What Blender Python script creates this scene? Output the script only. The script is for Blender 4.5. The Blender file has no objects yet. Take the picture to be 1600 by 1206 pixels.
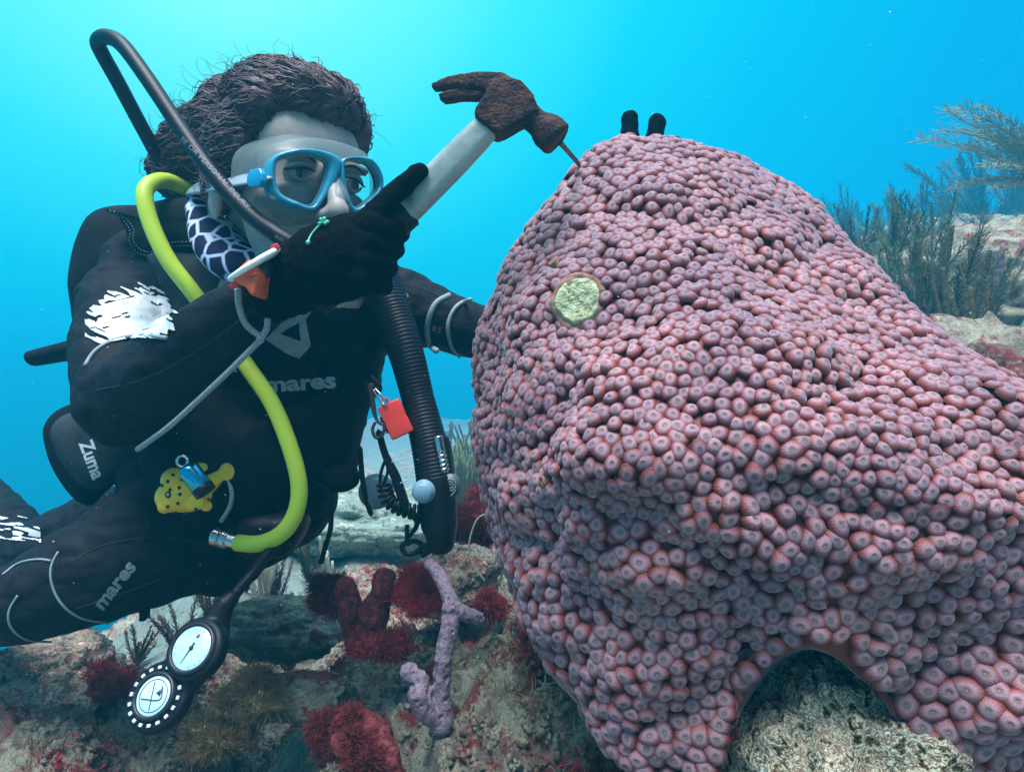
import bpy, bmesh, math, random
import numpy as np
from mathutils import Vector, Matrix, Quaternion
C = bpy.context
scene = C.scene
random.seed(7); rng = np.random.default_rng(7)
F = 1040.0                 # focal length of the photograph in its own pixels (1600 wide)
CAMZ = 0.60                # camera height over the sand
# ---------------- camera ----------------
cam_data = bpy.data.cameras.new("camera"); cam = bpy.data.objects.new("camera", cam_data)
scene.collection.objects.link(cam); scene.camera = cam
cam.location = (0, 0, CAMZ); cam.rotation_euler = (math.radians(90), 0, 0)
cam_data.lens = 36 * F / 1600; cam_data.sensor_width = 36
cam_data.clip_start = 0.02; cam_data.clip_end = 500
def P(px, py, d):
    return Vector(((px-800)/F*d, d, CAMZ+(603-py)/F*d))
# ---------------- world: open water lit from the surface, with fill added behind the camera ----------------
w = bpy.data.worlds.new("World"); scene.world = w; w.use_nodes = True
nt = w.node_tree; N = nt.nodes; L = nt.links; N.clear()
out = N.new('ShaderNodeOutputWorld'); bg = N.new('ShaderNodeBackground')
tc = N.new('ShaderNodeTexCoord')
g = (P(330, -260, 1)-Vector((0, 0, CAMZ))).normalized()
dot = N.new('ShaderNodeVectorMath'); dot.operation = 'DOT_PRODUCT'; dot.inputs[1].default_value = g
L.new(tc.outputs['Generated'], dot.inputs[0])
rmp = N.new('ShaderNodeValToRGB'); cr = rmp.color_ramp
stops = [(0.0, (0.095, 0.085, 0.08)), (0.24, (0.03, 0.14, 0.26)), (0.45, (0.002, 0.29, 0.62)), (0.62, (0.002, 0.35, 0.68)), (0.76, (0.002, 0.46, 0.74)),  # two lowest stops, out of view: fill added to bring out coral reds
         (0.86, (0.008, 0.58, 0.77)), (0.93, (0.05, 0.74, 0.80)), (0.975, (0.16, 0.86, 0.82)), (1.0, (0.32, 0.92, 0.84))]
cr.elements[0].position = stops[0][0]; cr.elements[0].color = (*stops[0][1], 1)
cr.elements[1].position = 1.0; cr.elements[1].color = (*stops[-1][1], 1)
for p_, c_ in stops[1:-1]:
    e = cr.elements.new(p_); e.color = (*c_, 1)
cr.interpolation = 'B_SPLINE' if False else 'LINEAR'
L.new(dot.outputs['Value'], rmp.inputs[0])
sky = N.new('ShaderNodeTexSky'); sky.sky_type = 'NISHITA'; sky.sun_disc = False
sky.sun_elevation = math.radians(72); sky.sun_rotation = math.radians(198)
# daylight that comes down through the surface: the sky, filtered, strongest straight overhead
sp = N.new('ShaderNodeSeparateXYZ'); L.new(tc.outputs['Generated'], sp.inputs[0])
up = N.new('ShaderNodeMapRange'); up.inputs[1].default_value = 0.55; up.inputs[2].default_value = 0.95
up.inputs[3].default_value = 0.0; up.inputs[4].default_value = 1.0; L.new(sp.outputs['Z'], up.inputs[0])
smul = N.new('ShaderNodeMix'); smul.data_type = 'RGBA'; smul.blend_type = 'MULTIPLY'; smul.inputs[0].default_value = 1
smul.inputs[7].default_value = (0.55, 0.44, 0.36, 1); L.new(sky.outputs[0], smul.inputs[6])
addm = N.new('ShaderNodeMix'); addm.data_type = 'RGBA'; addm.blend_type = 'ADD'
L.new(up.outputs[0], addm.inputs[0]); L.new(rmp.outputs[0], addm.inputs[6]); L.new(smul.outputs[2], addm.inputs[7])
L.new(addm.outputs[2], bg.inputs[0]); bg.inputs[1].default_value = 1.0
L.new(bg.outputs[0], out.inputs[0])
# ---------------- sun through the surface ----------------
sd = bpy.data.lights.new("sun", 'SUN'); sd.energy = 5.0; sd.angle = math.radians(34); sd.color = (0.90, 0.95, 1.0)
sun = bpy.data.objects.new("sun", sd); scene.collection.objects.link(sun)
sdir = Vector((0.10, 0.30, -1.0)).normalized()      # light travels down and away from the camera
sun.rotation_euler = sdir.to_track_quat('-Z', 'Y').to_euler()
scene.view_settings.view_transform = 'Standard'; scene.view_settings.look = 'None'
scene.view_settings.exposure = 0.38; scene.view_settings.gamma = 1.0
scene.cycles.volume_bounces = 0; scene.cycles.max_bounces = 6; scene.cycles.diffuse_bounces = 3
scene.cycles.transparent_max_bounces = 12
scene.cycles.use_denoising = True

# ================= helpers =================
def hsh(ix, iy, iz, seed):
    h = (ix.astype(np.int64)*374761393 + iy.astype(np.int64)*668265263 + iz.astype(np.int64)*2147483647 + seed*1274126177) & 0xffffffff
    h = ((h ^ (h >> 13))*1274126177) & 0xffffffff
    h = ((h ^ (h >> 15))*2246822519) & 0xffffffff
    return ((h ^ (h >> 16)) & 0xffffff)/float(0xffffff)
def vn(p, s, seed=0):
    """smooth value noise -1..1 at wavelength s"""
    q = np.asarray(p, float)/s; i = np.floor(q); f = q-i; f = f*f*(3-2*f); i = i.astype(np.int64)
    r = 0
    for a in (0, 1):
        for b in (0, 1):
            for c in (0, 1):
                wgt = (f[:, 0] if a else 1-f[:, 0])*(f[:, 1] if b else 1-f[:, 1])*(f[:, 2] if c else 1-f[:, 2])
                r = r+wgt*hsh(i[:, 0]+a, i[:, 1]+b, i[:, 2]+c, seed)
    return r*2-1
def fbm(p, s, o=4, seed=0, gain=.5):
    r = 0; a = 1.0
    for k in range(o):
        r = r+a*vn(p, s, seed+k*17); a *= gain; s *= .5
    return r
def sst(a, b, x):
    t = np.clip((x-a)/(b-a), 0, 1); return t*t*(3-2*t)
def mesh_np(name, V, faces, mat=None, parent=None, smooth=True, mats=None, fmat=None):
    """faces: list of index arrays (n,3)/(n,4) or python lists"""
    me = bpy.data.meshes.new(name)
    V = np.asarray(V, dtype=np.float32)
    if isinstance(faces, np.ndarray): faces = [faces]
    if len(faces) and not isinstance(faces[0], np.ndarray):
        me.from_pydata([tuple(v) for v in V], [], faces)
    else:
        lt = np.concatenate([np.full(len(f), f.shape[1], dtype=np.int32) for f in faces])
        lv = np.concatenate([f.reshape(-1) for f in faces]).astype(np.int32)
        me.vertices.add(len(V)); me.vertices.foreach_set('co', V.reshape(-1))
        me.loops.add(len(lv)); me.loops.foreach_set('vertex_index', lv)
        me.polygons.add(len(lt)); st = np.concatenate([[0], np.cumsum(lt)[:-1]]).astype(np.int32)
        me.polygons.foreach_set('loop_start', st); me.polygons.foreach_set('loop_total', lt)
        me.update(calc_edges=True)
    me.validate()
    if smooth: me.polygons.foreach_set('use_smooth', np.ones(len(me.polygons), dtype=bool))
    for m in (mats or ([mat] if mat else [])): me.materials.append(m)
    if fmat is not None and len(fmat) == len(me.polygons): me.polygons.foreach_set('material_index', np.asarray(fmat, dtype=np.int32))
    o = bpy.data.objects.new(name, me); scene.collection.objects.link(o)
    if parent: put(o, parent)
    return o
def put(o, parent):
    o.parent = parent
    o.matrix_parent_inverse = Matrix.Translation(-Vector(parent.location)) if parent.type == 'EMPTY' else parent.matrix_world.inverted()
def uvset(me, uv_per_vert, name='UVMap'):
    l = me.uv_layers.new(name=name); li = np.empty(len(me.loops), dtype=np.int32); me.loops.foreach_get('vertex_index', li)
    l.data.foreach_set('uv', np.asarray(uv_per_vert, dtype=np.float32)[li].reshape(-1))
def tag(o, label=None, cat=None, group=None, kind=None):
    if label: o['label'] = label
    if cat: o['category'] = cat
    if group: o['group'] = group
    if kind: o['kind'] = kind
    return o
def thing(name, label, cat, loc, group=None):
    o = bpy.data.objects.new(name, None); scene.collection.objects.link(o); o.location = loc; o.empty_display_size = .05
    return tag(o, label, cat, group)
class MB:
    def __init__(s): s.V = []; s.T = []; s.Q = []; s.n = 0
    def add(s, V, T=None, Q=None):
        V = np.asarray(V, float).reshape(-1, 3)
        if T is not None and len(T): s.T.append(np.asarray(T)+s.n)
        if Q is not None and len(Q): s.Q.append(np.asarray(Q)+s.n)
        s.V.append(V); s.n += len(V)
    def build(s, name, mat, parent=None, smooth=True):
        fs = []
        if s.Q: fs.append(np.concatenate(s.Q))
        if s.T: fs.append(np.concatenate(s.T))
        return mesh_np(name, np.concatenate(s.V), fs, mat, parent, smooth)
def resample(pts, n):
    """Catmull-Rom through points -> n points"""
    pts = np.array([tuple(p) for p in pts], float)
    if len(pts) == 2: t = np.linspace(0, 1, n)[:, None]; return pts[0]*(1-t)+pts[1]*t
    p = np.vstack([2*pts[0]-pts[1], pts, 2*pts[-1]-pts[-2]]); m = len(pts)-1
    seg = np.linalg.norm(np.diff(pts, axis=0), axis=1); cum = np.concatenate([[0], np.cumsum(seg)])
    u = np.linspace(0, cum[-1], n); k = np.clip(np.searchsorted(cum, u, side='right')-1, 0, m-1)
    t = ((u-cum[k])/np.maximum(seg[k], 1e-9))[:, None]
    a, b, c, d = p[k], p[k+1], p[k+2], p[k+3]
    return .5*((2*b)+(-a+c)*t+(2*a-5*b+4*c-d)*t*t+(-a+3*b-3*c+d)*t**3)
def frames(pts):
    T = np.gradient(pts, axis=0); T /= np.maximum(np.linalg.norm(T, axis=1, keepdims=True), 1e-9)
    up_ = np.array([0, 0, 1.]) if abs(T[0][2]) < .9 else np.array([1., 0, 0])
    n = np.cross(T[0], up_); n /= np.linalg.norm(n); Ns = [n]
    for i in range(1, len(pts)):
        n = n-T[i]*np.dot(n, T[i]); n /= max(np.linalg.norm(n), 1e-9); Ns.append(n)
    Ns = np.array(Ns); return T, Ns, np.cross(T, Ns)
def tube(mb, pts, r, seg=8, n=None, closed=False, flat=1.0, caps=True, rr=None):
    """tube through pts; r number or list (interpolated along); flat squashes binormal"""
    pts = resample(pts, n) if n else np.array([tuple(p) for p in pts], float)
    k = len(pts)
    if np.ndim(r): r = np.interp(np.linspace(0, 1, k), np.linspace(0, 1, len(r)), r)
    else: r = np.full(k, float(r))
    if rr is not None: r = r*rr(np.linspace(0, 1, k))
    T, A, B = frames(pts)
    a = np.linspace(0, 2*math.pi, seg, endpoint=False)
    V = pts[:, None, :]+r[:, None, None]*(np.cos(a)[None, :, None]*A[:, None, :]+flat*np.sin(a)[None, :, None]*B[:, None, :])
    V = V.reshape(-1, 3); i = np.arange(k-1)[:, None]*seg; j = np.arange(seg)[None, :]; j2 = (j+1) % seg
    Q = np.stack([i+j, i+j2, i+seg+j2, i+seg+j], -1).reshape(-1, 4); Tt = None
    if caps:
        c0 = len(V); V = np.vstack([V, pts[0]-T[0]*r[0]*.35, pts[-1]+T[-1]*r[-1]*.35]); jj = np.arange(seg); jn = (jj+1) % seg
        Tt = np.vstack([np.stack([np.full(seg, c0), jn, jj], -1), np.stack([np.full(seg, c0+1), (k-1)*seg+jj, (k-1)*seg+jn], -1)])
    mb.add(V, Tt, Q)
def sphere(mb, c, r, seg=12, rings=8, sc=(1, 1, 1), M=None):
    th = np.linspace(0, math.pi, rings+1)[1:-1]; ph = np.linspace(0, 2*math.pi, seg, endpoint=False)
    V = [(0, 0, 1)]+[(math.sin(t)*math.cos(p), math.sin(t)*math.sin(p), math.cos(t)) for t in th for p in ph]+[(0, 0, -1)]
    V = np.array(V)*r*np.array(sc)
    if M is not None: V = V@np.array(M.to_3x3()).T
    V = V+np.array(tuple(c))
    T = [(0, 1+j, 1+(j+1) % seg) for j in range(seg)]; m = len(V)-1; b = 1+(rings-2)*seg
    T += [(m, b+(j+1) % seg, b+j) for j in range(seg)]
    Q = [(1+i*seg+j, 1+(i+1)*seg+j, 1+(i+1)*seg+(j+1) % seg, 1+i*seg+(j+1) % seg) for i in range(rings-2) for j in range(seg)]
    mb.add(V, T, Q)
def blades(mb, R0, D, L_, r, curve=.4, seed=0, seg=3):
    """many small curved tapering blades at once"""
    g = np.random.default_rng(seed); n = len(R0); D = D/np.linalg.norm(D, axis=1, keepdims=True); cv = g.normal(0, curve, (n, 3)); L_ = np.broadcast_to(L_, (n,))[:, None]; r = np.broadcast_to(r, (n,))
    ref = np.where(np.abs(D[:, 2:3]) < .9, np.array([[0, 0, 1.]]), np.array([[1., 0, 0]])); A = np.cross(D, ref); A /= np.linalg.norm(A, axis=1, keepdims=True); B = np.cross(D, A)
    rings = []
    for t, f in ((0, 1), (.35, 1.05), (.7, .7), (1, .25)):
        c = R0+D*L_*t+cv*L_*t*t*.5
        for k in range(seg):
            a = 2*math.pi*k/seg; rings.append(c+(A*math.cos(a)+B*math.sin(a))*(r*f)[:, None])
    V = np.stack(rings, 1); m = V.shape[1]; q = [(i*seg+k, i*seg+(k+1) % seg, (i+1)*seg+(k+1) % seg, (i+1)*seg+k) for i in range(3) for k in range(seg)]
    Q = np.array(q)[None]+(np.arange(n)*m)[:, None, None]; mb.add(V.reshape(-1, 3), None, Q.reshape(-1, 4))
def box(mb, c, s, M=None, bev=0.0):
    """bevelled box (chamfer) centre c size s"""
    bm = bmesh.new(); bmesh.ops.create_cube(bm, size=1)
    bmesh.ops.scale(bm, vec=s, verts=bm.verts)
    if bev: bmesh.ops.bevel(bm, geom=bm.edges[:], offset=bev, segments=2, profile=.7, affect='EDGES')
    if M is not None: bmesh.ops.transform(bm, matrix=M.to_3x3().to_4x4(), verts=bm.verts)
    bmesh.ops.translate(bm, vec=Vector(c), verts=bm.verts); add_bm(mb, bm)
def add_bm(mb, bm):
    bm.verts.index_update(); bmesh.ops.triangulate(bm, faces=[f for f in bm.faces if len(f.verts) > 4])
    V = [v.co[:] for v in bm.verts]
    mb.add(V, [[v.index for v in f.verts] for f in bm.faces if len(f.verts) == 3], [[v.index for v in f.verts] for f in bm.faces if len(f.verts) == 4]); bm.free()
def prism(mb, poly, M, t0, t1, bev=0.0, holes=None):
    """polygon (2-D list) extruded from t0 to t1 along M's z; M 4x4 puts it in place"""
    bm = bmesh.new(); vs = [bm.verts.new((x, y, t0)) for x, y in poly]; f = bm.faces.new(vs)
    r = bmesh.ops.extrude_face_region(bm, geom=[f]); nv = [v for v in r['geom'] if isinstance(v, bmesh.types.BMVert)]
    bmesh.ops.translate(bm, vec=(0, 0, t1-t0), verts=nv); bmesh.ops.recalc_face_normals(bm, faces=bm.faces[:])
    if bev: bmesh.ops.bevel(bm, geom=bm.edges[:], offset=bev, segments=2, profile=.6, affect='EDGES', clamp_overlap=True)
    bmesh.ops.transform(bm, matrix=M, verts=bm.verts); add_bm(mb, bm)
def lathe(mb, prof, M, seg=32):
    """prof list of (r,z) revolved about M's z"""
    k = len(prof); a = np.linspace(0, 2*math.pi, seg, endpoint=False)
    V = np.array([(r*math.cos(t), r*math.sin(t), z) for r, z in prof for t in a]); Mn = np.array(M)
    V = V@Mn[:3, :3].T+Mn[:3, 3]
    Q = [(i*seg+j, i*seg+(j+1) % seg, (i+1)*seg+(j+1) % seg, (i+1)*seg+j) for i in range(k-1) for j in range(seg)]
    mb.add(V, None, Q)
def frame_M(o, x, y):
    x = Vector(x).normalized(); z = x.cross(Vector(y)).normalized(); y = z.cross(x)
    m = Matrix((x, y, z)).transposed().to_4x4(); m.translation = Vector(o); return m
def smooth_poly(pts, n):
    """closed smooth outline"""
    p = [tuple(q) for q in pts]; q = resample([(*a, 0) if len(a) == 2 else a for a in p[-2:]+p+p[:3]], 6*n)
    # keep only one loop
    d = np.array([(*a, 0) if len(a) == 2 else a for a in p], float)
    i0 = np.argmin(np.linalg.norm(q[:len(q)//2]-d[0], axis=1)); i1 = len(q)//2+np.argmin(np.linalg.norm(q[len(q)//2:]-d[0], axis=1))
    s = q[i0:i1]; idx = np.linspace(0, len(s), n, endpoint=False).astype(int); return s[idx]
def remesh(name, parts, voxel, mat=None, parent=None, it=6, fn=None, mats=None, fm=None):
    """parts(MB) of overlapping closed shapes -> one continuous skin"""
    o = parts.build('tmp', None, None, False)
    m = o.modifiers.new('r', 'REMESH'); m.mode = 'VOXEL'; m.voxel_size = voxel; m.use_smooth_shade = True
    s = o.modifiers.new('s', 'SMOOTH'); s.factor = .5; s.iterations = it
    C.view_layer.update()
    dg = C.evaluated_depsgraph_get(); me = bpy.data.meshes.new_from_object(o.evaluated_get(dg))
    om = o.data; bpy.data.objects.remove(o); bpy.data.meshes.remove(om)
    n = len(me.vertices); V = np.empty(n*3, dtype=np.float32); me.vertices.foreach_get('co', V); V = V.reshape(-1, 3)
    Nn = np.empty(n*3, dtype=np.float32); me.vertices.foreach_get('normal', Nn); Nn = Nn.reshape(-1, 3)
    if fn is not None: V = fn(V.astype(float), Nn.astype(float)); me.vertices.foreach_set('co', np.asarray(V, dtype=np.float32).reshape(-1))
    me.name = name
    for x in (mats or ([mat] if mat else [])): me.materials.append(x)
    if fm is not None:
        c = np.empty(len(me.polygons)*3, dtype=np.float32); me.polygons.foreach_get('center', c)
        me.polygons.foreach_set('material_index', fm(c.reshape(-1, 3)).astype(np.int32))
    me.polygons.foreach_set('use_smooth', np.ones(len(me.polygons), dtype=bool)); me.update()
    ob = bpy.data.objects.new(name, me); scene.collection.objects.link(ob)
    if parent: put(ob, parent)
    return ob
def capsule(mb, chain, seg=16, step=.35):
    """chain of (point, radius[, (sx,sy,sz)]): overlapping spheres swept between them"""
    for (a, ra), (b, rb) in zip(chain[:-1], chain[1:]):
        a = Vector(a); b = Vector(b); L_ = (b-a).length; k = max(1, int(L_/(min(ra, rb)*step)))
        for i in range(k+1):
            t = i/k; sphere(mb, a.lerp(b, t), ra+(rb-ra)*t, seg, max(6, seg*2//3))
# ---------------- materials ----------------
def mat(name, col, rough=.6, spec=.5, metal=0, col2=None, nscale=40, ndet=4, bump=0, bscale=200, bdist=.002, ramp=None, coat=0, trans=None, stretch=None, sss=0, sheen=0):
    m = bpy.data.materials.new(name); m.use_nodes = True; t = m.node_tree; n = t.nodes; l = t.links
    b = n['Principled BSDF']; b.inputs['Base Color'].default_value = (*col, 1); b.inputs['Roughness'].default_value = rough
    b.inputs['Specular IOR Level'].default_value = spec; b.inputs['Metallic'].default_value = metal
    b.inputs['Coat Weight'].default_value = coat
    if sheen: b.inputs['Sheen Weight'].default_value = sheen; b.inputs['Sheen Roughness'].default_value = .5
    if sss: b.inputs['Subsurface Weight'].default_value = sss; b.inputs['Subsurface Radius'].default_value = (.01, .004, .003); b.inputs['Subsurface Scale'].default_value = 1
    tcn = n.new('ShaderNodeTexCoord'); src = tcn.outputs['Object']
    if stretch:
        mp = n.new('ShaderNodeMapping'); mp.inputs['Scale'].default_value = stretch; l.new(src, mp.inputs[0]); src = mp.outputs[0]
    if col2 is not None or ramp:
        no = n.new('ShaderNodeTexNoise'); no.inputs['Scale'].default_value = nscale; no.inputs['Detail'].default_value = ndet; no.inputs['Roughness'].default_value = .65
        l.new(src, no.inputs['Vector']); r = n.new('ShaderNodeValToRGB'); l.new(no.outputs['Fac'], r.inputs[0])
        st = ramp or [(.38, col), (.62, col2)]
        e0 = r.color_ramp.elements; e0[0].position = st[0][0]; e0[0].color = (*st[0][1], 1); e0[1].position = st[-1][0]; e0[1].color = (*st[-1][1], 1)
        for p_, c_ in st[1:-1]: e0.new(p_).color = (*c_, 1)
        l.new(r.outputs[0], b.inputs['Base Color'])
    if bump:
        nb = n.new('ShaderNodeTexNoise'); nb.inputs['Scale'].default_value = bscale; nb.inputs['Detail'].default_value = 3; l.new(src, nb.inputs['Vector'])
        bu = n.new('ShaderNodeBump'); bu.inputs['Strength'].default_value = bump; bu.inputs['Distance'].default_value = bdist
        l.new(nb.outputs['Fac'], bu.inputs['Height']); l.new(bu.outputs[0], b.inputs['Normal'])
    return m
# ================= sea bed =================
def hgt(x, y):
    p = np.stack([x, y, np.zeros_like(x)], -1)
    r = np.hypot(x, y)
    h = .06*fbm(p, .9, 3, 3)+.05*fbm(p+5, .3, 3, 9)
    def mound(cx, cy, rx, ry, a, pw=1.0):
        d = np.sqrt(((x-cx)/rx)**2+((y-cy)/ry)**2)+.18*vn(p, .16, int(abs(cx*100))+4)
        return a*sst(1.15, .25, d)**pw
    h = h*sst(.3, 1.3, r)
    h = h+mound(.02, 1.05, .42, .34, .22)+mound(.38, .85, .45, .40, .20)+mound(-.02, .66, .24, .2, .09)
    h = h+mound(-.66, .98, .22, .26, .10)+mound(-.42, 1.45, .5, .3, .07)+mound(-1.1, 1.7, .6, .5, .10)
    h = h+mound(.25, 1.9, .6, .35, .10)-mound(-.38, .98, .10, .28, .07)
    hill = sst(.45, 2.1, x+.12*vn(p, .5, 31))*sst(.35, 1.6, y)*sst(9.0, 3.2, y)*1.12
    h = h+hill*(1+.10*fbm(p, .5, 2, 41))
    az = np.arctan2(x, y); az = np.where(y < 0, np.sign(x)*1.6, az)
    h = h-(.30*sst(-.22, -.50, az)+.03*sst(.3, 0, az))*np.maximum(0, r-2.4-.3*vn(p, .8, 71))-.25*sst(-.42, -.55, az)*sst(1.3, 2.2, r)
    h = h+.35*sst(3, 9, r)*fbm(p, 4., 3, 77)*sst(60, 20, r)-.25*sst(3, 9, r)
    return h
na, nr = 860, 960
ang = np.concatenate([np.linspace(-46, 46, na-60), np.linspace(46, 314, 62)[1:-1]])*math.pi/180
rad = np.concatenate([np.geomspace(.34, 4.0, nr-90), np.geomspace(4.0, 40, 91)[1:]]); nr = len(rad); na = len(ang)
RR, AA = np.meshgrid(rad, ang, indexing='ij'); X = RR*np.sin(AA); Y = RR*np.cos(AA)
x, y = X.ravel(), Y.ravel(); z = hgt(x, y)
p3 = np.stack([x, y, z], -1); r_ = np.hypot(x, y)
fade = sst(9, 2.5, r_)
# crusty growth: sharp little knobs and pits
rock = sst(-.35, .35, fbm(p3+np.array([3., 1, 0]), .45, 3, 55)+.8*sst(.05, .2, z)-.15)
rock = rock*(1-.95*np.exp(-((x+.34+.05*vn(p3, .12, 57))/.10)**2-((y-.98)/.22)**2)); n1 = fbm(p3, .075, 4, 101); n2 = np.abs(fbm(p3, .032, 3, 131)); n3 = vn(p3, .011, 161)
det = rock*(.026*n1+.020*(1-n2)+(.0085*n3+.0045*vn(p3, .0062, 163))*sst(2.4, .8, r_)-.014)+(1-rock)*(.006*n1+.0015*n3)
det = det-rock*.045*sst(.42, .75, vn(p3, .11, 181))
z = z+det*fade
gx = (.006*fbm(p3+9, .03, 2, 191))*rock*fade; gy = (.006*fbm(p3+19, .03, 2, 197))*rock*fade
V = np.stack([x+gx, y+gy, z], -1); V = np.vstack([V, [[0, 0, float(hgt(np.array([0.]), np.array([0.]))[0])]]])
i = np.arange(nr-1)[:, None]*na; j = np.arange(na)[None, :]; j2 = (j+1) % na
Q = np.stack([i+j, i+na+j, i+na+j2, i+j2], -1).reshape(-1, 4)[:, ::-1]
jj = np.arange(na); Tc = np.stack([np.full(na, nr*na), (jj+1) % na, jj], -1)[:, ::-1]

def seabed_mat():
    m = bpy.data.materials.new('seabed_growth'); m.use_nodes = True; t = m.node_tree; n = t.nodes; l = t.links; b = n['Principled BSDF']
    b.inputs['Roughness'].default_value = .9; b.inputs['Specular IOR Level'].default_value = .15
    tcn = n.new('ShaderNodeTexCoord'); at = n.new('ShaderNodeAttribute'); at.attribute_name = 'rock'
    def noise(s, det=5, off=0, rough=.6):
        mp = n.new('ShaderNodeMapping'); mp.inputs['Location'].default_value = (off, off*.7, off*.3); l.new(tcn.outputs['Object'], mp.inputs[0])
        k = n.new('ShaderNodeTexNoise'); k.inputs['Scale'].default_value = s; k.inputs['Detail'].default_value = det; k.inputs['Roughness'].default_value = rough; l.new(mp.outputs[0], k.inputs[0]); return k.outputs['Fac']
    def ramp(f, st):
        r = n.new('ShaderNodeValToRGB'); l.new(f, r.inputs[0]); e = r.color_ramp.elements
        e[0].position = st[0][0]; e[0].color = (*st[0][1], 1); e[1].position = st[-1][0]; e[1].color = (*st[-1][1], 1)
        for a_, c_ in st[1:-1]: e.new(a_).color = (*c_, 1)
        return r.outputs[0]
    def mix(f, a, c):
        k = n.new('ShaderNodeMix'); k.data_type = 'RGBA'
        if f is None: k.inputs[0].default_value = .5
        else: l.new(f, k.inputs[0])
        l.new(a, k.inputs[6]); l.new(c, k.inputs[7]); return k.outputs[2]
    pale = ramp(noise(110, 8, 3, .8), [(.34, (.09, .085, .06)), (.43, (.38, .39, .29)), (.50, (.66, .68, .50)), (.57, (.34, .25, .14)), (.66, (.82, .86, .68))])
    redc = ramp(noise(170, 8, 7, .8), [(.36, (.07, .012, .015)), (.48, (.38, .05, .06)), (.56, (.22, .10, .06)), (.66, (.52, .14, .12))])
    brn = ramp(noise(130, 8, 17, .8), [(.36, (.09, .085, .07)), (.46, (.30, .29, .23)), (.54, (.18, .13, .11)), (.64, (.60, .62, .52))])
    msk = ramp(noise(14, 10, 1, .78), [(.49, (0, 0, 0)), (.555, (1, 1, 1))])
    mk2 = ramp(noise(9, 10, 27, .78), [(.48, (0, 0, 0)), (.58, (1, 1, 1))])
    crust = mix(mk2, mix(msk, pale, redc), brn)
    sand = ramp(noise(160, 6, 37, .8), [(.3, (.13, .20, .17)), (.5, (.30, .41, .36)), (.7, (.46, .57, .50))])
    s2 = ramp(noise(14, 6, 47, .7), [(.42, (0, 0, 0)), (.62, (1, 1, 1))])
    sand = mix(s2, sand, ramp(noise(70, 5, 57), [(.4, (.13, .15, .12)), (.6, (.34, .38, .31))]))
    l.new(mix(at.outputs['Fac'], sand, crust), b.inputs['Base Color'])
    bu = n.new('ShaderNodeBump'); bu.inputs['Strength'].default_value = 1.0; bu.inputs['Distance'].default_value = .006; l.new(noise(300, 6, 5, .8), bu.inputs['Height'])
    bu2 = n.new('ShaderNodeBump'); bu2.inputs['Strength'].default_value = .7; bu2.inputs['Distance'].default_value = .012; l.new(noise(60, 5, 9, .7), bu2.inputs['Height'])
    l.new(bu2.outputs[0], bu.inputs['Normal']); l.new(bu.outputs[0], b.inputs['Normal'])
    return m
M_SEA = seabed_mat()
seabed = mesh_np('seabed', V, [Q, Tc], M_SEA); tag(seabed, kind='structure')
a_ = seabed.data.attributes.new('rock', 'FLOAT', 'POINT'); a_.data.foreach_set('value', np.append(np.clip(rock*1.2+.15*n1, 0, 1), 0).astype(np.float32))
def surf(x, y):
    z = hgt(x, y); q = np.stack([x, y, z], -1); rk = sst(-.35, .35, fbm(q+np.array([3., 1, 0]), .45, 3, 55)+.8*sst(.05, .2, z)-.15)
    rk = rk*(1-.95*np.exp(-((x+.34+.05*vn(q, .12, 57))/.10)**2-((y-.98)/.22)**2))
    d = rk*(.026*fbm(q, .075, 4, 101)+.020*(1-np.abs(fbm(q, .032, 3, 131)))+(.0085*vn(q, .011, 161)+.0045*vn(q, .0062, 163))*sst(2.4, .8, np.hypot(x, y))-.014)+(1-rk)*.006*fbm(q, .075, 4, 101)
    return z+(d-rk*.045*sst(.42, .75, vn(q, .11, 181)))*sst(9, 2.5, np.hypot(x, y)), rk
def ground(x, y): return float(surf(np.array([x]), np.array([y]))[0][0])

# ================= the big star coral =================
OUT = [(930, 236, .72), (965, 218, .73), (1010, 219, .75), (1060, 227, .76), (1110, 232, .77), (1180, 260, .78), (1240, 293, .78), (1290, 338, .76), (1330, 378, .74),
       (1380, 430, .70), (1440, 480, .66), (1500, 540, .62), (1570, 580, .58), (1660, 640, .57), (1800, 760, .55), (1890, 930, .53), (1870, 1120, .52), (1780, 1280, .51),
       (1640, 1350, .51), (1530, 1290, .52), (1452, 1206, .53), (1402, 1132, .54), (1352, 1078, .545), (1302, 1032, .55), (1262, 1026, .55), (1205, 1058, .55), (1166, 1115, .55),
       (1146, 1178, .55), (1105, 1228, .555), (1040, 1232, .57), (975, 1195, .58), (935, 1150, .60), (905, 1085, .62), (853, 1042, .64), (822, 985, .66), (792, 905, .68), (772, 850, .70),
       (748, 765, .72), (739, 690, .73), (739, 635, .74), (744, 570, .74), (757, 500, .74), (790, 422, .73), (832, 358, .72), (882, 290, .715)]
CC = np.array([1180., 700.])
oa = np.array(OUT); th = np.arctan2(oa[:, 1]-CC[1], oa[:, 0]-CC[0]); rr_ = np.hypot(oa[:, 0]-CC[0], oa[:, 1]-CC[1]); order = np.argsort(th)
th, rr_, dd_ = th[order], rr_[order], oa[order, 2]
thp = np.concatenate([th-2*math.pi, th, th+2*math.pi]); rrp = np.tile(rr_, 3); ddp = np.tile(dd_, 3)
def pint(t, v):
    k = np.clip(np.searchsorted(thp, t)-1, 1, len(thp)-3); h = thp[k+1]-thp[k]; s = (t-thp[k])/h
    m0 = (v[k+1]-v[k-1])/(thp[k+1]-thp[k-1])*h; m1 = (v[k+2]-v[k])/(thp[k+2]-thp[k])*h
    return (2*s**3-3*s**2+1)*v[k]+(s**3-2*s**2+s)*m0+(-2*s**3+3*s**2)*v[k+1]+(s**3-s**2)*m1
NT = 720; tt = np.linspace(-math.pi, math.pi, NT, endpoint=False)
R0 = pint(tt, rrp); D0 = pint(tt, ddp)
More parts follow.
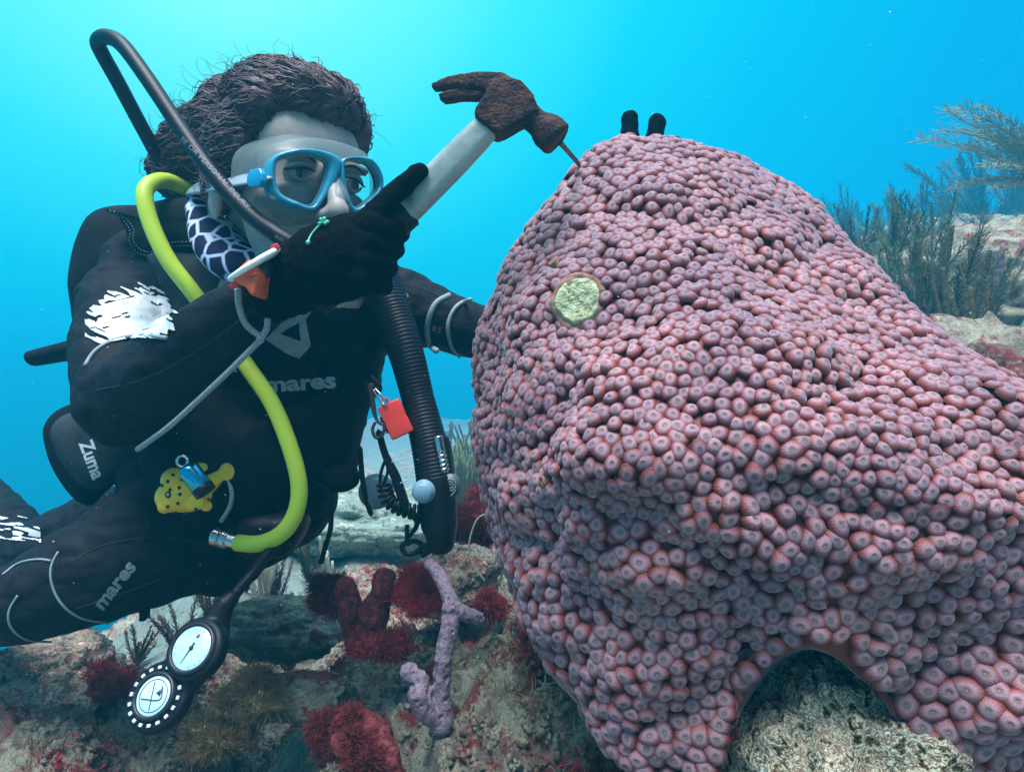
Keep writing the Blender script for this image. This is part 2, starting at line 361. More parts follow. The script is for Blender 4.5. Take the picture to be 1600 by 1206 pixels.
ker = np.exp(-.5*(np.arange(-60, 61)/26.)**2); ker /= ker.sum()
def circ(v): return np.convolve(np.concatenate([v[-60:], v, v[:60]]), ker, 'valid')
R1 = circ(R0); D1 = circ(D0)
rb = np.where((th > math.radians(59.5))&(th < math.radians(100)), np.maximum(rr_, 640/np.sin(th)), rr_); RB = pint(tt, np.tile(rb, 3)); RB = np.maximum(RB, R0)
NR = 170; s_ = np.linspace(0, 1, NR); rho = np.sin(s_*math.pi/2)
def side(front):
    G = []
    for s in rho:
        w_ = s**4; R = R1*(1-w_)+R0*w_; px = CC[0]+s*R*np.cos(tt); py = CC[1]+s*R*np.sin(tt); hh = np.minimum(np.sqrt(np.maximum(0, 1-(s*R/np.maximum(RB*w_+circ(RB)*(1-w_), s*R))**2.3)), math.sqrt(max(0, 1-s**9)))
        de = D1*(1-w_)+D0*w_
        if front:
            df = .470-.00006*(px-1100)+.00030*60*np.log1p(np.exp((690-py)/60))+.00016*60*np.log1p(np.exp((py-760)/60))+.00012*np.abs(np.minimum(px-930, 0)); dm_ = de*s*s+D1.mean()*(1-s*s); df = np.minimum(np.maximum(df, .34), dm_-.03)
            d = de*(1-hh)+df*hh
        else:
            d = de+.13*hh+.10*hh*hh*sst(900, 1400, px)
        G.append(np.stack([(px-800)/F*d, d, CAMZ+(603-py)/F*d], -1))
    return np.array(G)
Gf = side(True); Gb = side(False)[::-1]
G = np.concatenate([Gf, Gb[1:]], 0); nG = len(G)
def grid_normals(G):
    du = np.gradient(G, axis=0); dv = (np.roll(G, -1, 1)-np.roll(G, 1, 1)); n = np.cross(dv, du); n /= np.maximum(np.linalg.norm(n, axis=2, keepdims=True), 1e-9); return n
def lumps(G, n):
    p = G.reshape(-1, 3); q = p*np.array([1, 1, 1.25])
    a = .017*fbm(q, .17, 2, 201)+.022*(np.abs(vn(q@np.array([[.8, 0, .5], [0, 1, 0], [-.9, 0, 1.2]]), .105, 211))-.35)+.0085*vn(q, .046, 215)
    return a.reshape(G.shape[:2])
Nn = grid_normals(G)
cen = np.array([.22, .62, .55])
sg = np.sign(np.sum(Nn*(G-cen), axis=2).mean()); Nn = Nn*sg
edge = np.abs(np.concatenate([rho, rho[::-1][1:]]))[:, None]
wl = 1-.72*sst(.80, 1.0, edge)
for kk in (0, 1, 2, 3, nG-1, nG-2, nG-3, nG-4): Nn[kk] = Nn[4 if kk < 9 else nG-5].mean(0)
amp = lumps(G, Nn)
G = G+Nn*(amp*wl)[:, :, None]
Nn = grid_normals(G)*sg
for kk in (0, 1, 2, 3, nG-1, nG-2, nG-3, nG-4): Nn[kk] = Nn[4 if kk < 9 else nG-5].mean(0)
# smooth bare underside: near the arch no polyps grow
def pix(v): return 800+F*v[..., 0]/v[..., 1], 603-F*(v[..., 2]-CAMZ)/v[..., 1]
mb = MB(); i = np.arange(nG-1)[:, None]*NT; j = np.arange(NT)[None, :]; j2 = (j+1) % NT
Q = np.stack([i+j, i+j2, i+NT+j2, i+NT+j], -1).reshape(-1, 4)
if sg < 0: pass
base = (G-Nn*.004).reshape(-1, 3)
mb.add(base, None, Q)
base_n = len(base)
# candidates, area weighted
c00 = G[:-1]; c10 = G[1:]; e1 = np.roll(G, -1, 1)[:-1]-c00; e2 = c10-c00
area = np.linalg.norm(np.cross(e1, e2), axis=2).ravel(); cum = np.cumsum(area)
nc = 360000; pick = np.searchsorted(cum, rng.random(nc)*cum[-1]); pi_, pj = pick//NT, pick % NT
uu, vv = rng.random((2, nc)); cp = c00[pi_, pj]+e1[pi_, pj]*uu[:, None]+e2[pi_, pj]*vv[:, None]
cn = Nn[pi_, pj]
cx, cy = pix(cp); fr = pi_ < NR-1
SP = .0096
size = SP*(1.0+.12*vn(cp, .09, 301)+.0*cx)*np.where(fr, 1, 1.15)
size = size*(1+.10*sst(700, 300, cy)+.42*sst(600, 1150, cy))
ok = np.hypot(cx-904, cy-470) > 42
ok |= ~fr
ok &= ~((np.hypot(cx-866, cy-412) < 13) & fr)
ok &= ~((np.hypot(cx-852, cy-752) < 13) & fr)
arch = np.array([(1130, 1230), (1160, 1115), (1200, 1052), (1262, 1015), (1310, 1030), (1360, 1085), (1410, 1140), (1460, 1215)], float)
ad = np.min([np.hypot(cx-a[0], cy-a[1]) for a in resample([(*a, 0) for a in arch], 60)], axis=0)
ok &= ~(ad < np.where(fr, 24, 55))
cell = SP*1.5; grid = {}; keep = []
for k in np.nonzero(ok)[0]:
    p = cp[k]; s = size[k]; key = (int(p[0]//cell), int(p[1]//cell), int(p[2]//cell)); good = True
    for a in (-1, 0, 1):
        for b_ in (-1, 0, 1):
            for c_ in (-1, 0, 1):
                for m_ in grid.get((key[0]+a, key[1]+b_, key[2]+c_), ()):
                    dx = cp[m_]-p
                    if dx[0]*dx[0]+dx[1]*dx[1]+dx[2]*dx[2] < (.43*(s+size[m_]))**2: good = False; break
                if not good: break
            if not good: break
        if not good: break
    if good: keep.append(k); grid.setdefault(key, []).append(k)
keep = np.array(keep)
prof = np.array([(1.40, -.50), (1.28, -.16), (1.12, .12), (.94, .33), (.76, .50), (.56, .61), (.36, .645), (.20, .62), (.09, .58), (.0, .56)])
SG = 12; an = np.linspace(0, 2*math.pi, SG, endpoint=False)
rs, zs = prof[:-1, 0], prof[:-1, 1]
unit = np.concatenate([np.stack([r*np.cos(an), r*np.sin(an), np.full(SG, z)], -1) for r, z in zip(rs, zs)]+[np.array([[0, 0, prof[-1, 1]]])])
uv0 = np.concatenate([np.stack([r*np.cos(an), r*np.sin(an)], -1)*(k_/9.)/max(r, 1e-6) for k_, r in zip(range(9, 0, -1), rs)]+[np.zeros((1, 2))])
nu = len(unit); ring = np.arange(len(rs)-1)[:, None]*SG; jj = np.arange(SG)[None, :]; jn = (jj+1) % SG
uq = np.stack([ring+jj, ring+jn, ring+SG+jn, ring+SG+jj], -1).reshape(-1, 4)
l0 = (len(rs)-1)*SG; ut = np.stack([l0+np.arange(SG), l0+(np.arange(SG)+1) % SG, np.full(SG, nu-1)], -1)
K = len(keep); n_ = cn[keep]; n_ = n_/np.linalg.norm(n_, axis=1, keepdims=True)
n_ = n_+rng.normal(0, .10, n_.shape)+np.array([0, -.0, .06]); n_ /= np.linalg.norm(n_, axis=1, keepdims=True)
ref = np.where(np.abs(n_[:, 2:3]) < .9, np.array([[0, 0, 1.]]), np.array([[1., 0, 0]]))
t1 = np.cross(n_, ref); t1 /= np.linalg.norm(t1, axis=1, keepdims=True); t2 = np.cross(n_, t1)
ra = rng.random(K)*2*math.pi; ca, sa = np.cos(ra)[:, None], np.sin(ra)[:, None]; t1, t2 = t1*ca+t2*sa, -t1*sa+t2*ca
sz = size[keep]*.55*rng.uniform(.88, 1.13, K); el = rng.uniform(.88, 1.14, K); hz = (.74+.42*vn(cp[keep], .05, 333)+rng.normal(0, .14, K))*sz
hz = np.clip(hz, .36*sz, 1.5*sz)
Nn_lift = rng.normal(0, .0010, K)+.0022*vn(cp[keep], .035, 339)
wob = 1+.07*np.sin(an[None, :]*2+rng.random((K, 1))*6.28)+.05*np.sin(an[None, :]*3+rng.random((K, 1))*6.28)
wobf = np.concatenate([np.tile(wob, (1, len(rs))), np.ones((K, 1))], 1)
dim = np.clip(rng.normal(1, .45, K), -.4, 1.8)
uz = np.tile(unit[:, 2], (K, 1)); ul = np.hypot(unit[:, 0], unit[:, 1])
uz = uz+np.where(ul < .5, (dim[:, None]-1)*(-.16)*(1-ul/.5), 0)
PV = cp[keep][:, None, :]+n_[:, None, :]*(uz*hz[:, None]+Nn_lift[:, None])[..., None]+t1[:, None, :]*(unit[None, :, 0]*wobf*(sz*el)[:, None])[..., None]+t2[:, None, :]*(unit[None, :, 1]*wobf*(sz/el)[:, None])[..., None]
off = (np.arange(K)*nu)[:, None, None]
mb.add(PV.reshape(-1, 3), (ut[None]+off).reshape(-1, 3), (uq[None]+off).reshape(-1, 4))
def coral_mat():
    m = bpy.data.materials.new('coral_tissue'); m.use_nodes = True; t = m.node_tree; n = t.nodes; l = t.links; b = n['Principled BSDF']
    b.inputs['Roughness'].default_value = .55; b.inputs['Specular IOR Level'].default_value = .35
    b.inputs['Sheen Weight'].default_value = .4; b.inputs['Sheen Roughness'].default_value = .32; b.inputs['Sheen Tint'].default_value = (.80, .90, 1, 1)
    uv = n.new('ShaderNodeUVMap'); sp_ = n.new('ShaderNodeSeparateXYZ'); l.new(uv.outputs[0], sp_.inputs[0])
    def mth(op, a, b_=None):
        k = n.new('ShaderNodeMath'); k.operation = op
        for q_, v_ in ((0, a), (1, b_)):
            if v_ is None: continue
            if isinstance(v_, (int, float)): k.inputs[q_].default_value = v_
            else: l.new(v_, k.inputs[q_])
        return k.outputs[0]
    ln = n.new('ShaderNodeVectorMath'); ln.operation = 'LENGTH'; l.new(uv.outputs[0], ln.inputs[0]); R = ln.outputs['Value']
    r = n.new('ShaderNodeValToRGB'); l.new(R, r.inputs[0]); e = r.color_ramp.elements
    st = [(0.0, (.10, .80, .45)), (.055, (.10, .55, .32)), (.11, (.20, .13, .11)), (.24, (.23, .14, .135)), (.43, (.375, .262, .315)), (.60, (.33, .155, .175)), (.80, (.21, .050, .036)), (1.0, (.10, .014, .009))]  # polyp pigment, with lavender highlight and crevice shade put into the colour
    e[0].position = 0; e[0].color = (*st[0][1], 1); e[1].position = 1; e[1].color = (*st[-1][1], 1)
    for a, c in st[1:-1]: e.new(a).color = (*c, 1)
    tcn = n.new('ShaderNodeTexCoord'); no = n.new('ShaderNodeTexNoise'); no.inputs['Scale'].default_value = 14; no.inputs['Detail'].default_value = 5; l.new(tcn.outputs['Object'], no.inputs[0])
    hs = n.new('ShaderNodeValToRGB'); l.new(no.outputs['Fac'], hs.inputs[0]); h = hs.color_ramp.elements; h[0].position = .35; h[0].color = (.74, .70, .78, 1); h[1].position = .65; h[1].color = (1.15, 1.02, .98, 1)
    mx = n.new('ShaderNodeMix'); mx.data_type = 'RGBA'; mx.blend_type = 'MULTIPLY'; mx.inputs[0].default_value = 1; l.new(r.outputs[0], mx.inputs[6]); l.new(hs.outputs[0], mx.inputs[7])
    ta = n.new('ShaderNodeAttribute'); ta.attribute_name = 'tone'; m3 = n.new('ShaderNodeMix'); m3.data_type = 'RGBA'; m3.blend_type = 'MULTIPLY'; m3.inputs[0].default_value = 1; l.new(mx.outputs[2], m3.inputs[6]); l.new(ta.outputs['Fac'], m3.inputs[7]); l.new(m3.outputs[2], b.inputs['Base Color'])
    at = mth('ARCTAN2', sp_.outputs['Y'], sp_.outputs['X']); sn = mth('SINE', mth('MULTIPLY', at, 20.0))
    band = mth('MULTIPLY', mth('MULTIPLY', R, mth('SUBTRACT', 1.0, R)), sn)
    nz = n.new('ShaderNodeTexNoise'); nz.inputs['Scale'].default_value = 420; nz.inputs['Detail'].default_value = 3; l.new(tcn.outputs['Object'], nz.inputs[0])
    hsum = mth('ADD', mth('MULTIPLY', band, .55), mth('MULTIPLY', nz.outputs['Fac'], 1.0))
    bu = n.new('ShaderNodeBump'); bu.inputs['Strength'].default_value = .55; bu.inputs['Distance'].default_value = .0012; l.new(hsum, bu.inputs['Height']); l.new(bu.outputs[0], b.inputs['Normal'])
    return m
M_COR = coral_mat()
coral = mb.build('star_coral', M_COR); tag(coral, 'huge rounded pinkish brown boulder of star coral covered in knobbly polyps', 'coral')
tn = np.concatenate([np.full(base_n, 1.), np.repeat(np.clip(rng.normal(1, .07, K)+.10*vn(cp[keep], .03, 377), .6, 1.35), nu)]); coral.data.attributes.new('tone', 'FLOAT', 'POINT').data.foreach_set('value', tn.astype(np.float32))
uvset(coral.data, np.vstack([np.full((base_n, 2), .62), np.tile(uv0, (K, 1))]))
print('polyps', K)
# bare sampled patch
def surf_at(px, py, fw=True):
    gx_, gy_ = pix(G[:NR]); d = (gx_-px)**2+(gy_-py)**2; k = np.unravel_index(np.argmin(d), d.shape); return Vector(G[k]), Vector(Nn[k])
pp, pn = surf_at(904, 470)
pn = (pn*.6+Vector((-.2, -1.0, .1))).normalized()
Mx = frame_M(pp, Vector((1, .0, 0)).cross(pn).cross(pn)*-1, Vector((0, 0, 1)))
zax = pn; xax = Vector((0, 0, 1)).cross(zax).normalized(); yax = zax.cross(xax); Mx = Matrix((xax, yax, zax)).transposed().to_4x4(); Mx.translation = pp
def patch(name, M, rad_, m_, parent, h=.006, seed=0, rg=26, sgm=72, asp=1.0):
    a = np.linspace(0, 2*math.pi, sgm, endpoint=False); V = []
    for k in range(rg+1):
        f = k/rg; rr2 = f*rad_; V.append(np.stack([rr2*np.cos(a), rr2*np.sin(a)*asp, np.zeros(sgm)], -1))
    V = np.concatenate(V); r2 = np.hypot(V[:, 0], V[:, 1]/asp)/rad_
    ed = 1+.10*vn(np.stack([np.cos(np.arctan2(V[:, 1], V[:, 0])), np.sin(np.arctan2(V[:, 1], V[:, 0])), V[:, 0]*0+seed], -1), .6, seed)
    V[:, :2] *= ed[:, None]
    V[:, 2] = h*(1-.9*sst(.80, 1., r2))+.0016*fbm(V, .008, 3, 400+seed)*(1-sst(.9, 1, r2))-.010*sst(.93, 1, r2)
    Mn = np.array(M); V = V@Mn[:3, :3].T+Mn[:3, 3]; i = np.arange(rg)[:, None]*sgm; j = np.arange(sgm)[None]; j2 = (j+1) % sgm
    b_ = MB(); b_.add(V, None, np.stack([i+j, i+j2, i+sgm+j2, i+sgm+j], -1).reshape(-1, 4)); return b_.build(name, m_, parent)
M_PATCH = mat('bare_skeleton', (.5, .5, .3), .9, .2, ramp=[(.30, (.14, .12, .06)), (.42, (.36, .38, .22)), (.55, (.46, .56, .32)), (.7, (.68, .80, .54))], nscale=170, ndet=5, bump=.9, bscale=500, bdist=.003)
M_RIM = mat('patch_rim', (.20, .11, .08), .8, .2, col2=(.30, .19, .14), nscale=200, bump=.5, bscale=400)
rim = patch('patch_rim', Mx, .0265, M_RIM, coral, h=.0022, seed=2, asp=1.1)
pt = patch('bare_patch', Mx, .0222, M_PATCH, coral, h=.0046, seed=1, asp=1.08); pt['label'] = 'pale yellow bare disc where tissue is gone'
for (ax, ay, rd) in ((866, 412, .007), (852, 752, .006)):
    q_, qn = surf_at(ax, ay); zax = qn; xax = Vector((0, 0, 1)).cross(zax).normalized(); yax = zax.cross(xax); M2 = Matrix((xax, yax, zax)).transposed().to_4x4(); M2.translation = q_
    patch('burrow', M2, rd, M_RIM, coral, h=.004, seed=5, rg=8, sgm=24)
# ================= diver =================
from mathutils.bvhtree import BVHTree
M_SUIT = mat('black_neoprene', (.004, .004, .0065), .70, .16, col2=(.008, .008, .012), nscale=60, bump=.6, bscale=150, bdist=.002)
M_GLOVE = mat('glove_fabric', (.003, .003, .003), .95, .03, col2=(.006, .005, .006), nscale=300, bump=.5, bscale=900, bdist=.001)
M_NYLON = mat('black_nylon', (.004, .004, .006), .8, .10, col2=(.007, .008, .010), nscale=80, bump=.4, bscale=700, bdist=.001)
M_PANEL = mat('charcoal_panel', (.020, .028, .034), .8, .15, col2=(.035, .045, .052), nscale=40, bump=.3, bscale=600, bdist=.001)
M_OLIVE = mat('shoulder_pad_fabric', (.010, .013, .014), .85, .1, col2=(.018, .022, .022), nscale=50, bump=.4, bscale=800, bdist=.001)
M_SKIN = mat('skin', (.33, .31, .28), .5, .35, col2=(.42, .385, .35), nscale=35, bump=.25, bscale=500, bdist=.0006, sss=.15)
M_PRINT = mat('grey_print', (.22, .30, .34), .6, .3, col2=(.30, .38, .42), nscale=120)
M_REFL = mat('reflective_print', (.50, .58, .62), .4, .5, col2=(.68, .76, .80), nscale=50)
M_PIPE = mat('grey_piping', (.20, .27, .31), .5, .4)
M_CORD = mat('grey_cord', (.16, .22, .26), .7, .3, col2=(.34, .42, .46), nscale=700, ndet=1)
M_HAIR = mat('dark_hair', (.045, .024, .027), .5, .3, col2=(.12, .068, .068), nscale=25)
M_RUBBER = mat('black_rubber', (.006, .006, .010), .45, .25, bump=.1, bscale=400)
M_METAL = mat('chromed_brass', (.55, .60, .66), .22, .5, metal=1, bump=.1, bscale=300)
def body_chain(mb, ch):
    capsule(mb, [(P(a, b, c), r) for a, b, c, r in ch])
yaw = math.radians(42); HS = 1.15
fw = Vector((math.sin(yaw), -math.cos(yaw), -.05)).normalized(); hx = Vector((math.cos(yaw), math.sin(yaw), 0)); hz_ = hx.cross(-fw).normalized()
MC = P(522, 282, .76)                      # middle of the mask
HM = Matrix((hx, -fw, hz_)).transposed().to_4x4(); HM.translation = MC-fw*.120+Vector((0, 0, .005))
def hl(u, b, v): return HM@Vector((u*HS, b*HS, v*HS))
mb = MB()
HR = HM.to_3x3()
def hell(c, rad, seg=20): sphere(mb, hl(*c), HS, seg, 14, rad, HR)
hell((0, .018, .032), (.073, .092, .083), 28); hell((0, -.030, -.025), (.060, .060, .075), 24); hell((0, -.035, -.075), (.048, .048, .036))
hell((0, -.080, -.098), (.017, .014, .014)); hell((0, -.036, .040), (.062, .046, .048))
for s in (-1, 1):
    hell((s*.043, -.066, -.028), (.021, .018, .020)); hell((s*.030, -.082, .018), (.024, .009, .007)); hell((s*.077, .005, -.012), (.007, .018, .030))
    hell((s*.030, -.080, -.013), (.018, .008, .006)); hell((s*.011, -.103, -.040), (.008, .009, .007))
capsule(mb, [(hl(0, -.088, .008), .009), (hl(0, -.106, -.018), .010), (hl(0, -.116, -.036), .012)])
hell((0, -.094, -.060), (.021, .009, .006)); hell((0, -.091, -.070), (.019, .009, .006))
body_chain(mb, [(405, 350, .90, .050), (385, 430, .95, .058)])
# trunk
for ch in ([(250, 440, 1.0, .085), (400, 460, 1.0, .105), (560, 470, 1.01, .080)], [(300, 470, 1.0, .11), (340, 620, .99, .115), (350, 760, .98, .105), (340, 830, .98, .09)],
           [(400, 480, 1.0, .12), (440, 620, 1.0, .115), (425, 760, .99, .10), (400, 800, .97, .08)], [(500, 500, 1.0, .105), (500, 600, 1.0, .085), (470, 700, .99, .075), (445, 770, .98, .06)],
           [(540, 500, 1.01, .075), (520, 600, 1.01, .068), (490, 720, 1.0, .055)], [(250, 450, 1.02, .07), (260, 640, 1.02, .08), (290, 800, 1.0, .09)],
           # legs
           [(335, 820, .97, .085), (235, 850, .93, .086), (150, 890, .89, .072), (45, 938, .86, .056)], [(45, 938, .86, .054), (-90, 965, 1.0, .048), (-260, 960, 1.3, .04)],
           [(300, 810, 1.05, .08), (150, 840, 1.12, .078), (25, 895, 1.12, .070)], [(25, 895, 1.12, .066), (0, 835, 1.16, .062), (-45, 770, 1.25, .05), (-120, 640, 1.45, .04)],
           # hammer arm
           [(250, 440, 1.0, .075), (205, 480, .95, .070), (190, 560, .87, .063), (196, 628, .80, .054)], [(196, 628, .80, .053), (260, 585, .755, .050), (330, 525, .71, .042), (425, 455, .665, .029), (480, 425, .65, .026)],
           # far arm behind the coral
           [(560, 470, 1.01, .072), (620, 478, 1.0, .058), (680, 495, 1.0, .046), (760, 525, 1.0, .041), (880, 570, 1.0, .040)], [(880, 570, 1.0, .040), (950, 440, .95, .034), (992, 330, .90, .027), (1000, 290, .88, .027)]):
    body_chain(mb, ch)
def suit_fn(V, N_):
    d = np.array([np.min(np.linalg.norm(V[None, :, :]-0, axis=2)) if 0 else 0])
    loc = (V-np.array(HM.translation))@np.array(HR); head = (loc[:, 2] > -.135)&(np.linalg.norm(loc, axis=1) < .19)
    w_ = np.where(head, 0, 1.)
    k = .0028*fbm(V*np.array([1, 1, 1.6]), .05, 3, 501)+.0035*(np.abs(vn(V*np.array([1, 1, 2.2]), .035, 511))-.3)
    return V+N_*(k*w_)[:, None]
def suit_fm(c):
    loc = (c-np.array(HM.translation))@np.array(HR); return np.where((loc[:, 2] > -.138)&(np.linalg.norm(loc/np.array([1, 1, 1.3]), axis=1) < .150)&(loc[:, 1] < .11), 1, 0)
person = thing('person', 'scuba diver in a black wetsuit raising a hammer beside the big coral', 'person', P(400, 800, 1.0))
body = remesh('body', mb, .0042, None, person, 7, suit_fn, [M_SUIT, M_SKIN], suit_fm)
def bvh(o):
    C.view_layer.update(); dg = C.evaluated_depsgraph_get(); me = o.data
    return BVHTree.FromPolygons([o.matrix_world@v.co for v in me.vertices], [p.vertices[:] for p in me.polygons])
BV = bvh(body); CO = Vector((0, 0, CAMZ))
def hit(px, py, lift=.0015, bv=None, fb=.9):
    r = (P(px, py, 1)-CO).normalized()
    best = None
    for b in (bv or [BV]):
        h = b.ray_cast(CO, r)
        if h[0] is not None and (best is None or h[3] < best[3]): best = h
    if best is None: return P(px, py, fb)
    n = best[1] if best[1].dot(r) < 0 else -best[1]
    return best[0]+n*lift
def decal_mask(name, fn, bb, step, m_, parent, lift=.002, bv=None, maxd=None):
    x0, y0, x1, y1 = bb; nx, ny = int((x1-x0)/step), int((y1-y0)/step); V = {}; Q = []; VL = []
    def gv(i, j):
        if (i, j) not in V:
            V[(i, j)] = len(VL); VL.append(tuple(hit(x0+i*step, y0+j*step, lift, bv)))
        return V[(i, j)]
    xs = x0+(np.arange(nx)+.5)*step; ys = y0+(np.arange(ny)+.5)*step; XX, YY = np.meshgrid(xs, ys, indexing='ij'); mk = fn(XX, YY)
    for i, j in zip(*np.nonzero(mk)):
        q = [gv(i, j), gv(i, j+1), gv(i+1, j+1), gv(i+1, j)]
        dd = [VL[k][1] for k in q]
        if max(dd)-min(dd) < .03: Q.append(q)
    if not Q: print('empty decal', name); return None
    par = list(range(len(VL)))
    def fd(a):
        while par[a] != a: par[a] = par[par[a]]; a = par[a]
        return a
    for q in Q:
        for k in q[1:]: par[fd(k)] = fd(q[0])
    gr = {}
    for q in Q: gr.setdefault(fd(q[0]), []).append(q)
    VL = np.array(VL); o = None
    for qs in gr.values():
        if len(qs) < 14: continue
        qs = np.array(qs); u, inv = np.unique(qs, return_inverse=True); o = mesh_np(name, VL[u], inv.reshape(qs.shape), m_, parent)
    return o
def inpoly(XX, YY, poly):
    r = np.zeros(XX.shape, bool); n = len(poly)
    for i in range(n):
        x1, y1 = poly[i]; x2, y2 = poly[(i+1) % n]
        c = ((y1 > YY) != (y2 > YY))&(XX < (x2-x1)*(YY-y1)/((y2-y1) if y2 != y1 else 1e-9)+x1); r ^= c
    return r
def text_geo(s, bold=.018, shear=0):
    cu = bpy.data.curves.new('txt', 'FONT'); cu.body = s; cu.size = 1; cu.offset = bold; cu.shear = shear; cu.resolution_u = 5
    o = bpy.data.objects.new('txt', cu); scene.collection.objects.link(o); C.view_layer.update()
    me = bpy.data.meshes.new_from_object(o.evaluated_get(C.evaluated_depsgraph_get())); bpy.data.objects.remove(o); bpy.data.curves.remove(cu)
    bm = bmesh.new(); bm.from_mesh(me); bpy.data.meshes.remove(me); bmesh.ops.triangulate(bm, faces=bm.faces[:])
    bmesh.ops.subdivide_edges(bm, edges=[e for e in bm.edges if e.calc_length() > .12], cuts=2); bmesh.ops.triangulate(bm, faces=bm.faces[:])
    V = np.array([v.co[:2] for v in bm.verts]); T = [[v.index for v in f.verts] for f in bm.faces]; bm.free(); V[:, 0] -= V[:, 0].min(); return V, T
def text_decal(name, s, p0, p1, hpx, m_, parent, bold=.018, shear=0, lift=.002, bv=None, curve=None):
    """text whose baseline runs from pixel p0 to p1, laid onto the surface behind it"""
    V, T = text_geo(s, bold, shear); W_ = V[:, 0].max(); cap_ = .72
    p0 = np.array(p0, float); p1 = np.array(p1, float); ex = (p1-p0)/W_; d = ex/np.linalg.norm(ex); ey = np.array([d[1], -d[0]])*hpx/cap_
    pts = [hit(*(p0+ex*a+ey*b), lift, bv) for a, b in V]
    b_ = MB(); b_.add([tuple(p) for p in pts], T); return b_.build(name, m_, parent, False)
def bvh0(o):
    return BVHTree.FromPolygons([v.co for v in o.data.vertices], [p.vertices[:] for p in o.data.polygons])
# hair ---------------------------------------------------------------
mb = MB()
def hcap(c, rad): sphere(mb, hl(*c), HS, 24, 16, rad, HR)
hcap((0, .045, .045), (.080, .085, .080)); hcap((-.004, .006, .090), (.070, .068, .045)); hcap((.004, -.052, .086), (.058, .036, .030)); hcap((-.03, .06, .080), (.052, .05, .05)); hcap((.057, -.036, .070), (.018, .026, .032)); hcap((-.052, -.038, .066), (.024, .030, .034))
hcap((0, .09, .01), (.055, .05, .06)); hcap((.045, -.02, .085), (.030, .035, .028)); hcap((-.064, -.006, .034), (.022, .046, .050)); hcap((-.068, .01, .0), (.016, .036, .03))
capsule(mb, [(P(320, 215, .93), .045), (P(275, 265, .96), .036), (P(300, 300, .95), .03)])
def hair_fn(V, N_): return V+N_*(.005*fbm(V, .045, 3, 601)+.003*vn(V*np.array([1, 1, 3]), .008, 605))[:, None]
hairm = remesh('hair', mb, .0035, M_HAIR, None, 4, hair_fn)
hv = np.empty(len(hairm.data.vertices)*3, dtype=np.float32); hairm.data.vertices.foreach_get('co', hv); hv = hv.reshape(-1, 3).astype(float)
hn = np.empty(len(hv)*3, dtype=np.float32); hairm.data.vertices.foreach_get('normal', hn); hn = hn.reshape(-1, 3).astype(float)
mb = MB(); mb.add(hv, None if not len([p for p in hairm.data.polygons if len(p.vertices) == 3]) else [p.vertices[:] for p in hairm.data.polygons if len(p.vertices) == 3], [p.vertices[:] for p in hairm.data.polygons if len(p.vertices) == 4])
bpy.data.objects.remove(hairm)
hb0 = mb.build('tmp', None); BHR = bvh0(hb0); bun = np.array(tuple(P(262, 262, .98)))
for k in rng.integers(0, len(hv), 6500):
    p = hv[k].copy(); n0 = hn[k]
    if (p-np.array(HM.translation))@np.array(fw) > .135: continue
    Ln = rng.uniform(.035, .095); w0 = .42*vn(p[None]*1.0, .030, 611)[0]+rng.normal(0, .07); pts = []; lift = rng.uniform(.0002, .0035)+.003*max(0, vn(p[None], .022, 615)[0]); st_ = Ln/10; loose = rng.random() < .10
    for q in range(11):
        h_ = BHR.find_nearest(Vector(p)); n0 = np.array(tuple(h_[1])); s0 = np.array(tuple(h_[0]))
        lf = lift*min(1, q/2.)*(1 if q < 8 else (2.6 if loose else .5)); p = s0+n0*lf; pts.append(p)
        f = bun-p; f /= np.linalg.norm(f); f = f+w0*np.cross(n0, f)+.10*math.sin(q*1.3+k)*np.cross(n0, f)+np.array([0, 0, .15]); f = f-n0*np.dot(f, n0); f /= max(np.linalg.norm(f), 1e-6); p = p+f*st_
    tube(mb, pts, [.0008, .0009, .0003], 3, caps=False)
bpy.data.objects.remove(hb0)
topi = np.nonzero((hn[:, 0] < .25)&(hn[:, 2] > .1))[0]
for k in range(300):      # fly-away hair at the brow and the back
    a = rng.random(); base_ = hl(.02+.055*a, -.045+.03*rng.random(), .075+.03*rng.random()) if k < 45 else hv[rng.choice(topi)]
    p = np.array(base_); f = np.array([.4, .1, -.15]) if k < 45 else np.array([-.7, .2, .12]); f = f+rng.normal(0, .25, 3); pts = [p]; c_ = rng.normal(0, .5, 3)
    for q in range(9): f = f+.35*np.cross(c_, f)+np.array([0, 0, -.10 if k < 45 else 0]); f /= np.linalg.norm(f); pts.append(pts[-1]+f*rng.uniform(.003, .006))
    tube(mb, pts, [.00038, .00015], 3, caps=False)
hair = mb.build('hair', M_HAIR, person)
